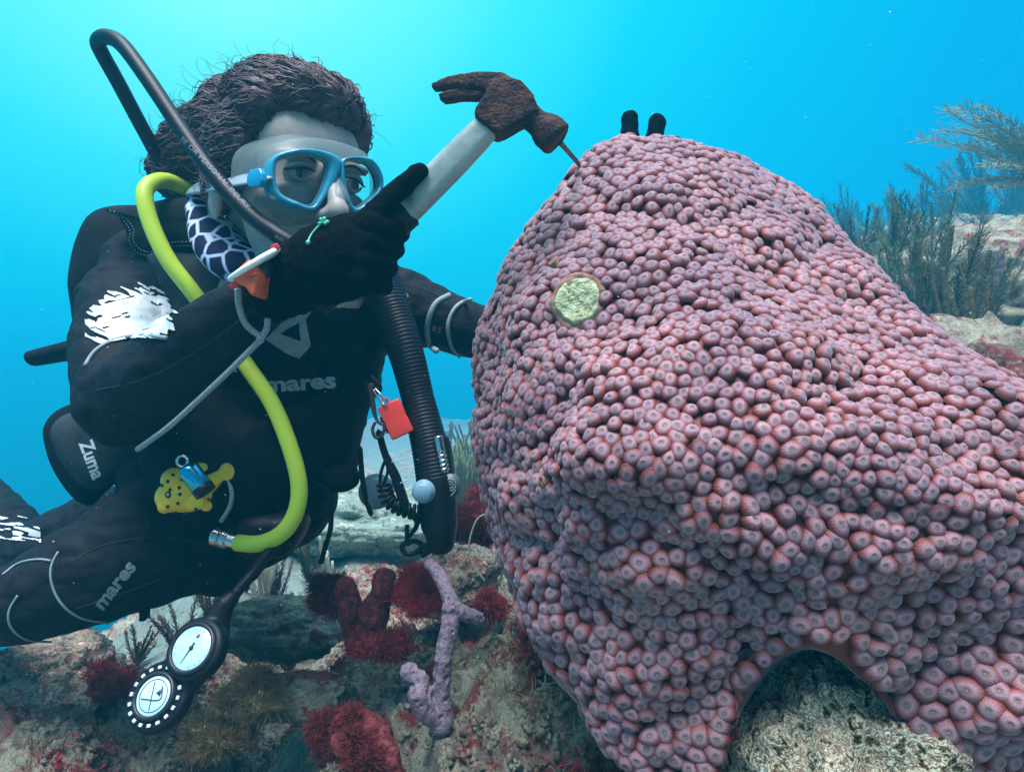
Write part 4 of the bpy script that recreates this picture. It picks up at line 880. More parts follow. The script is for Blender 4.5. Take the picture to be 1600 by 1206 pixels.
# ---------------- buoyancy vest ----------------
def puff(name, pts, d, th_, m_, parent=None, n=80, rg=14, pw=2.6, nz=.002, seed=1, tilt=(0, 0), label=None, cat=None, c0=None, res=None):
    s = smooth_poly(pts, n)[:, :2] if res is None else np.array(pts, float); c = np.mean(s, axis=0) if c0 is None else np.array(c0, float); V = []
    for sd in (-1, 1):
        for k in range(rg+1):
            f = math.sin(k/rg*math.pi/2); h = max(0, 1-f**pw)**.5
            for q in s:
                a, b = c+(q-c)*f; dd = d+tilt[0]*(a-c[0])/100+tilt[1]*(b-c[1])/100; V.append(tuple(P(a, b, dd)+Vector((0, sd*h*th_, 0))))
    V = np.array(V); hN = (rg+1)*n; nn = nz*fbm(V, .03, 3, seed+900); fr = np.arange(len(V)) < hN; V[:, 1] += np.where(fr, nn, 0)*(1-np.tile(np.repeat((np.arange(rg+1)/rg)**4, n), 2))
    i = np.arange(rg)[:, None]*n; j = np.arange(n)[None]; j2 = (j+1) % n; Q1 = np.stack([i+j, i+n+j, i+n+j2, i+j2], -1).reshape(-1, 4); b_ = MB(); b_.add(V, None, np.vstack([Q1, Q1[:, ::-1]+hN]))
    o = b_.build(name, m_, parent)
    if label: tag(o, label, cat)
    return o
bv_ = thing('buoyancy_vest', 'black buoyancy vest with stitched shoulder pad worn over the wetsuit', 'vest', P(250, 600, 1.0))
p_side = puff('air_cell', [(158, 330), (200, 322), (270, 330), (320, 380), (330, 500), (300, 620), (220, 640), (150, 640), (134, 590), (128, 520), (119, 440), (124, 395), (140, 352)], 1.02, .07, M_NYLON, bv_, seed=2)
p_sh = puff('shoulder_pad', [(165, 328), (215, 322), (270, 312), (320, 312), (352, 345), (362, 395), (340, 410), (290, 402), (235, 412), (222, 402), (205, 385), (198, 360), (185, 338)], .915, .030, M_OLIVE, bv_, seed=3)
p_pl = puff('chest_panel', [(232, 400), (300, 396), (352, 400), (368, 450), (360, 500), (300, 520), (272, 480)], .90, .022, M_PANEL, bv_, seed=4)
BVS = [bvh(p_sh), bvh(p_pl), BV, bvh(p_side)]
def stitches(pts, parent, bv, n=40, r=.0006, m_=M_PIPE):
    q = resample([(a, b, 0) for a, b in pts], n*2); mb = MB()
    for k in range(0, 2*n-1, 2): tube(mb, [hit(q[k][0], q[k][1], .0006, bv), hit(q[k+1][0], q[k+1][1], .0006, bv)], r, 4)
    return mb.build('stitching', m_, parent)
for o_ in (0, 6): stitches([(172+o_, 329+o_*.2), (192+o_, 342), (204+o_*.9, 362-o_*.5), (203+o_, 378-o_*.3), (218+o_*.6, 396-o_*.9), (240, 398-o_), (262, 386-o_), (300, 384-o_), (345, 388-o_)], p_sh, BVS)
o_cb = puff('cummerbund', [(240, 560), (320, 540), (420, 640), (520, 610), (560, 640), (545, 730), (500, 800), (440, 850), (360, 845), (280, 780), (230, 680)], .93, .075, M_NYLON, bv_, seed=6)
o_sw = puff('side_wing', [(500, 480), (590, 520), (592, 580), (575, 640), (560, 700), (552, 745), (520, 760), (480, 740), (470, 600)], .97, .06, M_NYLON, bv_, seed=8)
puff('tank_boot', [(380, 800), (450, 790), (480, 800), (478, 830), (455, 862), (420, 872), (385, 866), (365, 850)], .90, .05, M_RUBBER, bv_, seed=9)
zp = puff('pocket', [(71, 682), (74, 660), (92, 640), (130, 628), (200, 632), (224, 700), (205, 730), (160, 772), (140, 790), (112, 772), (85, 730)], .975, .03, M_NYLON, bv_, seed=10)
zq = puff('pocket_panel', [(82, 684), (86, 662), (102, 648), (134, 640), (190, 642), (212, 690), (212, 712), (178, 748), (160, 762), (140, 764), (122, 752), (98, 722)], .957, .024, M_PANEL, zp, seed=11, nz=.001)
bz = [bvh(zq)]
text_decal('lettering', 'Zuma', (124, 692), (146, 750), 22, M_REFL, zq, bold=.03, lift=.001, bv=bz)
puff('small_pouch', [(505, 735), (530, 725), (556, 730), (560, 755), (540, 768), (515, 764)], .90, .02, M_NYLON, bv_, seed=12)
for nm_, q_, r_w in (('waist_strap', [(500, 757, .88), (514, 772, .88), (517, 820, .88), (508, 855, .88), (501, 880, .88)], .0035), ('waist_strap', [(484, 770, .88), (496, 758, .88), (506, 762, .88)], .0030), ('trim_cord', [(320, 640, .865), (332, 690, .86), (350, 735, .86), (362, 765, .86), (360, 790, .86), (345, 815, .86)], .0030),
                     ('side_strap', [(402, 868, .90), (375, 868, .90), (352, 880, .90), (343, 905, .90)], .0045), ('side_strap', [(300, 868, .90), (270, 900, .90), (245, 922, .91)], .0025)):
    cordpx(nm_, q_, r_w, M_CORD if nm_ == 'trim_cord' else M_NYLON, None, None, 30, 6, parent=bv_)
mb = MB(); tube(mb, [P(228, 860, .905), P(228, 905, .90), P(226, 965, .90)], [.014, .0145, .0135], 8, 20, flat=.25); mb.build('crotch_strap', M_NYLON, bv_)
mb = MB(); sphere(mb, P(290, 868, .885), .006, 10, 8, (1.4, .5, .6)); mb.build('rivet', M_METAL, bv_)
BVA = [BV, bvh(o_cb), bvh(p_pl), bvh(o_sw)]; VP = o_cb
text_decal('chest_print', 'mares', (414, 613), (526, 605), 25, M_PRINT, VP, bold=.035, bv=BVA, lift=.002)
A1 = [(508, 458), (478, 500), (486, 540), (468, 560), (452, 556), (412, 528), (440, 505), (452, 498), (492, 462)]
A2 = [(468, 505), (470, 532), (438, 522)]
decal_mask('chest_emblem', lambda X_, Y_: inpoly(X_, Y_, A1)&~inpoly(X_, Y_, A2), (405, 450, 515, 565), 1.2, M_PRINT, VP, .002, BVA)
# rolled marker bar behind
mb = MB(); tube(mb, [P(52, 560, 1.06), P(90, 552, 1.06), P(170, 535, 1.06)], [.021, .026, .027], 20, 20, flat=.6); tag(mb.build('rolled_buoy', M_NYLON), 'black padded roll sticking out behind the vest at left', 'buoy')
# gauge console
gc = thing('gauge_console', 'black console with a pressure gauge and a compass hanging below the diver', 'gauge', P(280, 1050, .74))
cordpx('hose', [(445, 830, .84), (420, 862, .82), (395, 895, .79), (370, 925, .775), (352, 950, .765)], .0065, M_RUBBER, None, None, 40, 12, parent=gc)
gx = (P(308, 1013, .74)-P(247, 1088, .72)).normalized(); gz = (Vector((-.42, -.88, .15))).normalized(); gy = gz.cross(gx).normalized(); gz = gx.cross(gy)
def GM(px, py, d): m = Matrix((gx, gy, gz)).transposed().to_4x4(); m.translation = P(px, py, d); return m
mb = MB(); M1 = GM(306, 1014, .735); M2 = GM(247, 1088, .722)
lathe(mb, [(0, .006), (.030, .006), (.034, .003), (.035, -.008), (.028, -.016), (0, -.016)], M1, 40); lathe(mb, [(0, .004), (.034, .004), (.037, .001), (.037, -.010), (.030, -.016), (0, -.016)], M2, 40)
capsule(mb, [(M2@Vector((0, 0, -.006)), .0105), (M1@Vector((0, 0, -.006)), .0105)]); capsule(mb, [(M2@Vector((0, -.018, -.007)), .0095), (M1@Vector((0, -.022, -.007)), .0095)]); capsule(mb, [(M2@Vector((0, .018, -.007)), .0095), (M1@Vector((0, .018, -.007)), .0095)])
capsule(mb, [(M1@Vector((.018, 0, -.014)), .016), (P(340, 965, .762), .015), (P(352, 944, .765), .011), (P(362, 934, .77), .009)])
remesh('housing', mb, .0018, M_RUBBER, gc, 3)
M_FACE = mat('gauge_face', (.42, .72, .78), .2, .6, coat=.6, col2=(.62, .88, .92), nscale=30)
for kk, (Mg, R_) in enumerate(((M1, .0235), (M2, .0205))):
    g1 = MB(); lathe(g1, [(0, .0078), (R_-.001, .0078), (R_, .0070), (R_, .002)], Mg, 48); fc = g1.build('gauge_face' if kk == 0 else 'compass_face', M_FACE, gc)
    g2 = MB(); lathe(g2, [(R_, .004), (R_, .0092), (R_+.002, .0098), (R_+.004, .0085), (R_+.0045, .003)], Mg, 48); g2.build('bezel', mat('dark_bezel', (.015, .018, .03), .4), gc)
    g3 = MB()
    if kk == 0:
        for a in np.linspace(math.radians(-140), math.radians(140), 15): tube(g3, [Mg@Vector((math.cos(a)*R_*.80, math.sin(a)*R_*.80, .0082)), Mg@Vector((math.cos(a)*R_*.90, math.sin(a)*R_*.90, .0082))], .00025, 4)
        g3.build('scale_marks', mat('mark_grey', (.12, .2, .25), .6), fc)
        g4 = MB(); tube(g4, [Mg@Vector((-R_*.75, -.002, .0090)), Mg@Vector((R_*.25, .001, .0090))], [.0003, .0008], 5, 6); lathe(g4, [(0, .0098), (.0022, .0094), (.0024, .008)], Mg, 14); g4.build('needle', mat('needle_dark', (.02, .03, .06), .5), fc)
        g5 = MB(); box(g5, Mg@Vector((R_*.55, .003, .0082)), (.004, .003, .0008), Mg); g5.build('red_mark', mat('red_mark', (.6, .05, .12), .5), fc)
    else:
        lathe(g3, [(R_*.78, .0082), (R_*.80, .0084), (R_*.82, .0082)], Mg, 40); tube(g3, [Mg@Vector((-R_*.6, -.008, .0086)), Mg@Vector((R_*.5, .010, .0086))], .0004, 4); tube(g3, [Mg@Vector((-R_*.5, .010, .0086)), Mg@Vector((R_*.1, -.010, .0086)), Mg@Vector((R_*.6, -.002, .0086))], .0005, 4, 12)
        prism(g3, [(-.004, -.003), (.004, 0), (-.004, .003)], Mg@Matrix.Translation((.008, -.004, 0)), .0082, .0088); g3.build('compass_card', mat('card_dark', (.03, .05, .10), .5), fc)
        g6 = MB()
        for a in np.arange(18)*math.pi*2/18:
            Mt = Mg@Matrix.Rotation(a, 4, 'Z'); box(g6, Mt@Vector((R_+.0085, 0, .0058)), (.0035, .0042, .0022), Mt, .0006)
        g6.build('bezel_marks', mat('bezel_mark_pale', (.55, .70, .75), .4), gc)
# toy fish and small torch
tf = thing('toy_boxfish', 'small yellow rubber boxfish with black spots clipped to the diver\'s hip', 'toy', P(300, 775, .80))
mb = MB(); sphere(mb, P(290, 770, .80), .030, 28, 18, (1.05, .62, .78)); sphere(mb, P(266, 777, .795), .018, 18, 12, (1, .7, 1.0)); sphere(mb, P(257, 792, .79), .008, 12, 8); sphere(mb, P(272, 750, .795), .015, 14, 10)
capsule(mb, [(P(325, 757, .80), .011), (P(345, 742, .80), .0065)]); sphere(mb, P(354, 737, .80), .011, 14, 10, (.9, .35, 1.0)); sphere(mb, P(315, 730, .80), .008, 12, 8, (1, .4, .8)); sphere(mb, P(304, 785, .778), .012, 14, 10, (1, .3, .8)); sphere(mb, P(322, 790, .795), .008, 12, 8, (1, .4, .9))
fy = remesh('body', mb, .0012, mat('yellow_rubber', (.82, .62, .03), .4, .45, col2=(.72, .52, .02), nscale=60), tf, 4); BF = [bvh(fy)]
mb = MB()
for a, b in ((262, 752), (266, 765), (284, 750), (280, 762), (281, 772), (278, 786), (262, 791), (274, 799), (290, 800), (297, 760), (325, 781), (254, 758), (270, 742), (306, 795), (318, 770)):
    q = hit(a, b, .0003, BF, .78); sphere(mb, q, .0023, 8, 6, (1, .35, 1))
mb.build('spots', mat('spot_black', (.01, .01, .015), .4), tf)
mb = MB(); q = hit(263, 773, .0, BF, .78); sphere(mb, q, .0042, 12, 8, (1, .6, 1)); ey = mb.build('eye', mat('toy_eye', (.01, .01, .02), .15, .8), tf); mb = MB(); sphere(mb, q+Vector((.0005, -.0022, .001)), .0015, 8, 6); mb.build('eye_glint', M_REFL, ey)
tr = thing('small_torch', 'small shiny metal torch lying across the yellow toy fish', 'torch', P(305, 745, .77))
a0, a1 = P(290, 727, .742), P(321, 768, .742); ax_ = (a1-a0).normalized(); mb = MB(); xx = ax_.cross(Vector((0, 1, 0))).normalized(); yy = ax_.cross(xx); MT = Matrix((xx, yy, ax_)).transposed().to_4x4(); MT.translation = a0; ln_ = (a1-a0).length
lathe(mb, [(0, 0), (.007, .0005), (.0108, .004), (.0115, .008), (.0115, ln_*.78), (.0112, ln_*.80)], MT, 28); mb.build('barrel', mat('blue_chrome', (.06, .42, .62), .18, .6, metal=1), tr)
mb = MB(); lathe(mb, [(.0112, ln_*.80), (.0118, ln_*.81), (.0118, ln_*1.05), (.008, ln_*1.08), (0, ln_*1.08)], MT, 28); mb.build('tail_cap', M_RUBBER, tr)
mb = MB(); tube(mb, [MT@Vector((.006*math.cos(a), 0, -.006+.006*math.sin(a))) for a in np.linspace(0, 2*math.pi, 18)], .0018, 6); mb.build('ring', M_METAL, tr)
# green thread on the glove
mb = MB(); tube(mb, [hit(481, 382, .001, [BG]), hit(487, 368, .001, [BG]), hit(497, 356, .001, [BG]), P(506, 346, .615)], .0009, 5, 14); sphere(mb, hit(482, 380, .001, [BG]), .0022, 6, 5)
for a, b in ((500, 342), (507, 340), (513, 347), (498, 350), (509, 350)): tube(mb, [P(506, 346, .614), P(a, b, .612)], [.0012, .0018], 5, 3)
tag(mb.build('green_thread', mat('mint_green', (.10, .65, .38), .5)), 'tiny mint green strand of algae stuck on the black glove', 'algae')
# ================= reef life =================
def coord(px, py, d): return P(px, py, d)
def rods(name, base, n, h, spread, r, m_, label, cat, group=None, seg=7, lean=(0, 0), curl=.25, pts_n=12, seed=0, fork=0, fuzz=0):
    """bunch of branching rods growing from one foot"""
    g = np.random.default_rng(seed+1000); mb = MB(); base = Vector(base)
    for k in range(n):
        a = g.random()*6.283; s = g.random()**.5*spread; d0 = Vector((math.cos(a)*s+lean[0], math.sin(a)*s, 1.0)).normalized(); hh = h*g.uniform(.55, 1.05); p = base+Vector((math.cos(a), math.sin(a), 0))*r*1.2*g.random()*2; pts = [p.copy()]; c_ = Vector(g.normal(0, 1, 3))
        for q in range(6): d0 = (d0+Vector((lean[0]*.15, 0, .12))+c_*curl*.12*math.sin(q+c_.x)).normalized(); pts.append(pts[-1]+d0*hh/6)
        ph = g.random()*6
        tube(mb, pts, [r*.9, r*1.05, r*.95, r*.75], seg, pts_n*2, rr=(lambda t, ph=ph: 1+.12*np.sin(t*60+ph)*np.cos(t*23+ph)) if fuzz == 0 else (lambda t: 1+fuzz*(g.random(len(t))-.5)))
        for f in range(fork):
            q = pts[g.integers(1, 4)]; dd = (d0+Vector(g.normal(0, .5, 3))).normalized(); dd.z = abs(dd.z); p2 = [q]
            for w_ in range(4): dd = (dd+Vector((0, 0, .35))).normalized(); p2.append(p2[-1]+dd*hh*.13)
            tube(mb, p2, [r*.8, r*.8, r*.55], seg, pts_n)
    o = mb.build(name, m_); return tag(o, label, cat, group)
def tuft(name, c, R, n, m_, label, cat, group=None, seed=0, ln=(.10, .32), sq=(1, 1, 1), r=.00055, updir=.3, curve=1.1):
    """shaggy lobed cushion of fine curled threads"""
    g = np.random.default_rng(seed+2000); mb = MB(); c = np.array(tuple(c)); sq = np.array(sq); n = n*8
    n1_, n2_ = 28, 16; th_ = np.linspace(0, math.pi, n2_); ph_ = np.linspace(0, 2*math.pi, n1_, endpoint=False); TH, PH = np.meshgrid(th_, ph_, indexing='ij')
    Dn = np.stack([np.sin(TH)*np.cos(PH), np.sin(TH)*np.sin(PH), np.cos(TH)], -1).reshape(-1, 3); i = np.arange(n2_-1)[:, None]*n1_; j = np.arange(n1_)[None]; j2 = (j+1) % n1_; Qd = np.stack([i+j, i+n1_+j, i+n1_+j2, i+j2], -1).reshape(-1, 4)
    c0 = c
    for lb in range(9):
        o_ = g.normal(0, 1, 3); o_ /= np.linalg.norm(o_); c = c0+o_*sq*R*(.60*g.random()**.4 if lb else 0); Rl = R*g.uniform(.30, .55); sd_ = seed*13+lb; nl = n//9
        def rad(D): return Rl*(.72+.34*fbm(D, .8, 3, sd_+50)+.12*fbm(D, .25, 2, sd_+51))
        mb.add(Dn*rad(Dn)[:, None]*sq+c, None, Qd)
        D = g.normal(0, 1, (nl, 3)); D /= np.linalg.norm(D, axis=1, keepdims=True); R0 = c+D*(rad(D)*.93)[:, None]*sq
        blades(mb, R0, D+g.normal(0, .55, (nl, 3))+np.array([0, 0, updir]), R*g.uniform(ln[0], ln[1], nl), r, curve, sd_)
    o = mb.build(name, m_); return tag(o, label, cat, group)
def plume(name, base, n, h, m_, label, cat, group=None, seed=0, lean=0., r=.004, side=9, droop=.3, spread=.5):
    """feathery sea plume: arching stems lined with thin side branchlets"""
    g = np.random.default_rng(seed+3000); mb = MB(); base = Vector(base)
    for k in range(n):
        a = g.random()*6.283; d0 = Vector((math.cos(a)*spread*g.random()+lean, math.sin(a)*spread*g.random(), 1)).normalized(); hh = h*g.uniform(.6, 1.05); pts = [base.copy()]; bend = Vector((lean*.4+g.normal(0, .12), g.normal(0, .12), -droop*g.random()))
        for q in range(8): d0 = (d0+bend*.22).normalized(); pts.append(pts[-1]+d0*hh/8)
        rs_ = resample(pts, 10*side//2+6); tube(mb, rs_, [r, r*.8, r*.35], 5)
        T_, A_, B_ = frames(rs_)
        for i in range(3, len(rs_)):
            for s in (-1, 1):
                w_ = s*A_[i]*g.uniform(.7, 1)+B_[i]*g.normal(0, .5)+T_[i]*.8; w_ /= np.linalg.norm(w_); l_ = hh*.16*g.uniform(.6, 1.1)*(1-.5*i/len(rs_)); p = rs_[i]
                tube(mb, [p, p+w_*l_*.5, p+w_*l_*.9+T_[i]*l_*.25], [r*.42, r*.2], 3, None, caps=False)
    o = mb.build(name, m_); return tag(o, label, cat, group)
M_PURP = mat('purple_sponge', (.17, .10, .15), .85, .15, ramp=[(.3, (.07, .04, .06)), (.42, (.22, .16, .21)), (.6, (.32, .25, .31)), (.72, (.42, .36, .42))], nscale=180, ndet=6, bump=.8, bscale=450, bdist=.002)
M_REDS = mat('red_sponge', (.12, .02, .025), .85, .15, ramp=[(.3, (.02, .006, .008)), (.5, (.12, .022, .025)), (.7, (.22, .06, .06))], nscale=110, ndet=6, bump=.9, bscale=300, bdist=.003)
M_REDA = mat('red_algae', (.50, .035, .06), .8, .15, col2=(.62, .08, .09), nscale=60)
M_REDM = mat('rusty_red_algae', (.11, .02, .022), .85, .1, col2=(.20, .04, .038), nscale=80)
M_DRED = mat('dark_red_algae', (.18, .025, .035), .85, .1, col2=(.30, .05, .06), nscale=60)
M_OLV = mat('olive_rod', (.09, .085, .05), .85, .15, ramp=[(.35, (.03, .028, .018)), (.5, (.075, .07, .04)), (.65, (.15, .145, .085))], nscale=220, bump=.8, bscale=300, bdist=.003)
M_DOLV = mat('brown_rod', (.07, .055, .05), .85, .15, ramp=[(.35, (.03, .022, .025)), (.5, (.08, .06, .055)), (.65, (.15, .12, .10))], nscale=220, bump=.8, bscale=300, bdist=.003)
M_YG = mat('yellow_green_rod', (.12, .14, .065), .85, .15, col2=(.20, .22, .11), nscale=100)
M_PALE = mat('pale_rod', (.30, .34, .27), .85, .15, col2=(.46, .50, .40), nscale=150)
M_BRNA = mat('brown_turf', (.20, .155, .085), .9, .1, col2=(.32, .25, .14), nscale=80)
M_PLU = mat('pale_plume', (.20, .20, .12), .85, .15, col2=(.30, .30, .19), nscale=80)
M_CRUST = M_SEA
def rock_obj(name, c, R, sc, m_, label, seed, group=None, vox=None, cat='rock'):
    n1_, n2_ = 96, 56; th_ = np.linspace(0, math.pi, n2_); ph_ = np.linspace(0, 2*math.pi, n1_, endpoint=False); TH, PH = np.meshgrid(th_, ph_, indexing='ij')
    D = np.stack([np.sin(TH)*np.cos(PH), np.sin(TH)*np.sin(PH), np.cos(TH)], -1).reshape(-1, 3)
    rr = 1+.28*fbm(D, .9, 3, seed)+.10*np.abs(fbm(D, .22, 3, seed+5))+.05*fbm(D, .08, 2, seed+9)-.12*sst(.3, .7, vn(D, .3, seed+3))
    V = D*rr[:, None]*R*np.array(sc)+np.array(tuple(c)); i = np.arange(n2_-1)[:, None]*n1_; j = np.arange(n1_)[None]; j2 = (j+1) % n1_
    Q = np.stack([i+j, i+n1_+j, i+n1_+j2, i+j2], -1).reshape(-1, 4); mb = MB(); mb.add(V, None, Q); o = mb.build(name, m_); 
    at_ = o.data.attributes.new('rock', 'FLOAT', 'POINT'); at_.data.foreach_set('value', np.ones(len(V), dtype=np.float32)); return tag(o, label, cat, group)
def gp(px, d, dz=0):
    x = (px-800)/F*d; return Vector((x, d, ground(x, d)+dz))
M_DROCK = mat('dark_crusted_rock', (.05, .05, .045), .9, .15, ramp=[(.34, (.04, .03, .03)), (.43, (.17, .15, .12)), (.50, (.36, .38, .30)), (.56, (.28, .09, .08)), (.66, (.60, .66, .54))], nscale=50, ndet=9, bump=1, bscale=180, bdist=.006)
M_PROCK = mat('pale_silt_rock', (.3, .4, .35), .9, .1, ramp=[(.36, (.08, .11, .09)), (.46, (.26, .36, .31)), (.54, (.16, .19, .14)), (.64, (.38, .48, .41))], nscale=30, ndet=9, bump=1, bscale=60, bdist=.01)
M_LROCK = mat('speckled_rock', (.3, .3, .2), .9, .15, ramp=[(.38, (.03, .02, .012)), (.45, (.22, .17, .10)), (.50, (.70, .72, .52)), (.57, (.20, .10, .07)), (.66, (.85, .90, .70))], nscale=110, ndet=9, bump=1, bscale=260, bdist=.008)
rock_obj('boulder', P(1300, 1200, .580), .088, (1.02, 1.12, 1.20), M_LROCK, 'pale speckled rock under the arch of the big coral', 11)
rock_obj('boulder', P(75, 1075, 1.02), .095, (1.0, .8, .85), M_DROCK, 'dark brown rounded rock at the lower left below the knee', 12)
rock_obj('boulder', P(440, 985, 1.12), .075, (1.3, .8, .6), M_SEA, 'dark crusted rock right of the pressure gauge', 13)
rock_obj('boulder', P(712, 905, 1.06), .062, (1.1, .8, .8), M_DROCK, 'small dark rock beside the foot of the big coral', 14)
rock_obj('boulder', P(470, 1085, 1.0), .060, (1.2, .8, .5), M_SEA, 'low dark ledge above the sandy gully', 15)
rock_obj('boulder', P(560, 815, 2.3), .24, (1.4, .8, .45), M_PROCK, 'pale crusted rock mound in the distance under the diver\'s chest', 16)
rock_obj('boulder', P(1580, 640, 1.25), .22, (1.2, .9, .8), M_SEA, 'tan and reddish rock at the right edge behind the coral', 17)
rock_obj('boulder', P(1575, 480, 2.3), .42, (1.3, .9, .6), M_SEA, 'hazy green brown rock ledge at the right edge', 18)
# purple rope sponge
mb = MB()
for chn in ([(690, 1130, .80, .015), (689, 1085, .80, .0108), (692, 1030, .80, .0108), (703, 975, .81, .0118), (705, 940, .82, .0098), (690, 905, .84, .009), (672, 880, .86, .008)],
            [(688, 1125, .80, .014), (664, 1110, .79, .013), (654, 1085, .785, .0135)], [(640, 1050, .80, .012), (655, 1062, .795, .012), (664, 1078, .79, .009)], [(706, 950, .815, .011), (728, 960, .82, .0095), (748, 966, .83, .0085)]):
    body_chain(mb, chn)
tag(remesh('rope_sponge', mb, .0014, M_PURP, None, 3, lambda V, N_: V+N_*(.0010*fbm(V, .008, 3, 951)-.0028*sst(.35, .65, vn(V, .0065, 955)))[:, None]), 'tall greyish purple rope sponge standing left of the coral base', 'sponge')
mb = MB()
for chn in ([(580, 1005, .92, .016), (585, 960, .92, .019), (596, 925, .92, .018), (600, 905, .92, .015)], [(556, 1000, .93, .014), (545, 950, .93, .018), (540, 915, .93, .014)], [(575, 1000, .92, .017), (560, 985, .93, .016)]):
    body_chain(mb, chn)
tag(remesh('tube_sponge', mb, .0026, M_REDS, None, 3, lambda V, N_: V+N_*(.004*fbm(V, .02, 3, 961))[:, None]), 'dark red lumpy sponge with two upright lobes', 'sponge')
mb = MB()
for chn in ([(600, 1206, .66, .022), (575, 1165, .67, .026), (545, 1135, .69, .020)],): body_chain(mb, chn)
tag(remesh('finger_sponge', mb, .0026, M_REDS, None, 2, lambda V, N_: V+N_*(.007*fbm(V, .022, 4, 971))[:, None]), 'red club shaped sponge at the bottom edge of the reef', 'sponge')
tuft('red_algae', P(650, 925, .92), .040, 1500, M_REDA, 'bright crimson algae tuft at the top of the rope sponge', 'algae', seed=1, sq=(1.25, 1, .85))
tuft('red_algae', P(518, 925, 1.0), .040, 1000, M_DRED, 'dark maroon algae tuft left of the red lobed sponge', 'algae', seed=2)
tuft('red_algae', P(520, 1150, .74), .030, 1300, M_REDM, 'shaggy red algae on the club sponge at the bottom', 'algae', seed=3, sq=(1.1, 1, 1.0))
tuft('red_algae', P(745, 805, 1.15), .055, 900, M_DRED, 'dark red algae bush beside the inflator and the coral edge', 'algae', seed=4, sq=(1, 1, 1.2))
tuft('red_algae', P(765, 945, .95), .030, 600, M_DRED, 'small dark red tuft touching the coral base', 'algae', seed=5)
tuft('red_algae', P(170, 1070, 1.0), .040, 700, M_DRED, 'maroon algae tuft right of the dark rounded rock', 'algae', seed=6)
tuft('brown_algae', P(395, 1085, .95), .050, 1200, M_BRNA, 'bushy olive brown algae right of the compass', 'algae', seed=7, sq=(1.2, 1, .9))
tuft('brown_algae', P(335, 1150, .95), .045, 900, M_BRNA, 'low brown algae cushion below the compass', 'algae', seed=8, sq=(1.4, 1, .6))
tuft('brown_algae', P(600, 1010, .90), .035, 900, M_DRED, 'reddish brown shaggy tuft below the lobed sponge', 'algae', seed=9, sq=(1.4, 1, .8))
# small coral rods and gorgonians
tuft('red_algae', P(575, 1175, .655), .028, 1300, M_REDM, 'rusty red algae clump in front of the club sponge', 'algae', seed=10, sq=(1, 1, 1.3))
tuft('red_algae', P(545, 1128, .68), .020, 900, M_REDM, 'small rusty algae crest on top of the club sponge', 'algae', seed=11)
rods('sea_rod', gp(525, 1.45), 9, .22, .45, .0045, M_PALE, 'pale slender sea rods standing under the looped strap', 'soft coral', 'slender sea rods', seed=1)
rods('sea_rod', gp(450, 1.35), 8, .17, .5, .0045, M_DOLV, 'dark thin sea rods below the yellow hose', 'soft coral', 'slender sea rods', seed=2)
rods('sea_rod', gp(600, 1.25), 6, .07, .8, .0042, M_DOLV, 'short dark sea rods above the crimson tuft', 'soft coral', 'slender sea rods', seed=3)
rods('sea_rod', gp(410, 1.55), 7, .20, .5, .005, M_PALE, 'pale branching rods behind the gauge hose', 'soft coral', 'slender sea rods', seed=4, fork=2)
rods('sea_whip', P(125, 840, 1.5), 1, .13, .0, .009, M_DOLV, 'single purplish rod leaning left above the thigh', 'soft coral', seed=5, lean=(-1.0, 0))
for k, (px, d, h) in enumerate(((330, 1.5, .15), (385, 1.6, .17), (432, 1.7, .16), (285, 1.42, .12))):
    plume('sea_plume', gp(px, d), 9, h, M_DOLV, ('dark feathery plume right of the hanging crotch strap', 'dark feathery plume behind the console hose', 'dark feathery plume furthest right under the vest', 'dark feathery plume low behind the thigh')[k], 'soft coral', 'dark feathery plumes under the thigh', seed=k, r=.003, droop=.1, spread=.8)
for k, (px, d, h, m_) in enumerate(((722, 2.6, .36, M_YG), (700, 3.6, .40, M_YG), (745, 1.6, .15, M_YG), (760, 4.5, .5, M_OLV), (690, 5.0, .5, M_OLV))):
    rods('sea_bush', gp(px, d), 190 if k < 3 else 80, h, .9, .0042 if k < 2 else (.003 if k == 2 else .008), m_, ('yellow green bushy soft coral between the hose and the coral', 'yellow green bush further back beside the hose', 'small spiky yellow bush touching the coral edge', 'faint hazy bush at the coral edge', 'faint hazy bush behind the corrugated hose')[k], 'soft coral', seed=20+k, seg=5, pts_n=6)
for k, (px, d, h) in enumerate(((215, 1.5, .10), (150, 1.42, .09), (480, 1.9, .18))):
    plume('sea_plume', gp(px, d), 9, h, (M_OLV, M_DRED, M_OLV)[k], ('low olive plume left of the console under the knee', 'low maroon plume on the rocks at the far left', 'olive plume in the silt right of the console hose')[k], 'soft coral', 'dark feathery plumes under the thigh', seed=90+k, r=.0025, droop=.1, spread=.9)
# right side reef
def gpx(px, py, d): return P(px, py, d)
for k, (px, py, d, n, h, sp, r, m_, lab) in enumerate(((1492, 560, 1.6, 5, .28, .42, .0080, M_OLV, 'thick olive sea rods rising right behind the coral slope'), (1440, 510, 1.65, 4, .25, .5, .0080, M_OLV, 'olive sea rods close behind the coral crest'),
        (1330, 420, 2.8, 4, .24, .5, .009, M_OLV, 'hazy sea rods peeping over the coral top right'), (1520, 545, 1.35, 4, .17, .35, .0075, M_OLV, 'short dark sea rods beside the tan rock'), (1405, 475, 2.8, 12, .28, .6, .007, M_YG, 'fine yellow green rods among the thicker ones'),
        (1360, 440, 3.6, 12, .26, .7, .008, M_YG, 'hazy fine rods in the middle of the right reef'))):
    rods('sea_rod', gpx(px, py, d), n, h, sp, r, m_, lab, 'soft coral', 'sea rods on the right reef', seed=40+k, seg=8, pts_n=16)
rods('sea_whip', gpx(1545, 470, 1.9), 1, .14, .1, .019, mat('mauve_sponge', (.10, .07, .12), .9), 'stubby mauve finger sponge on the right ledge', 'sponge', seed=60)
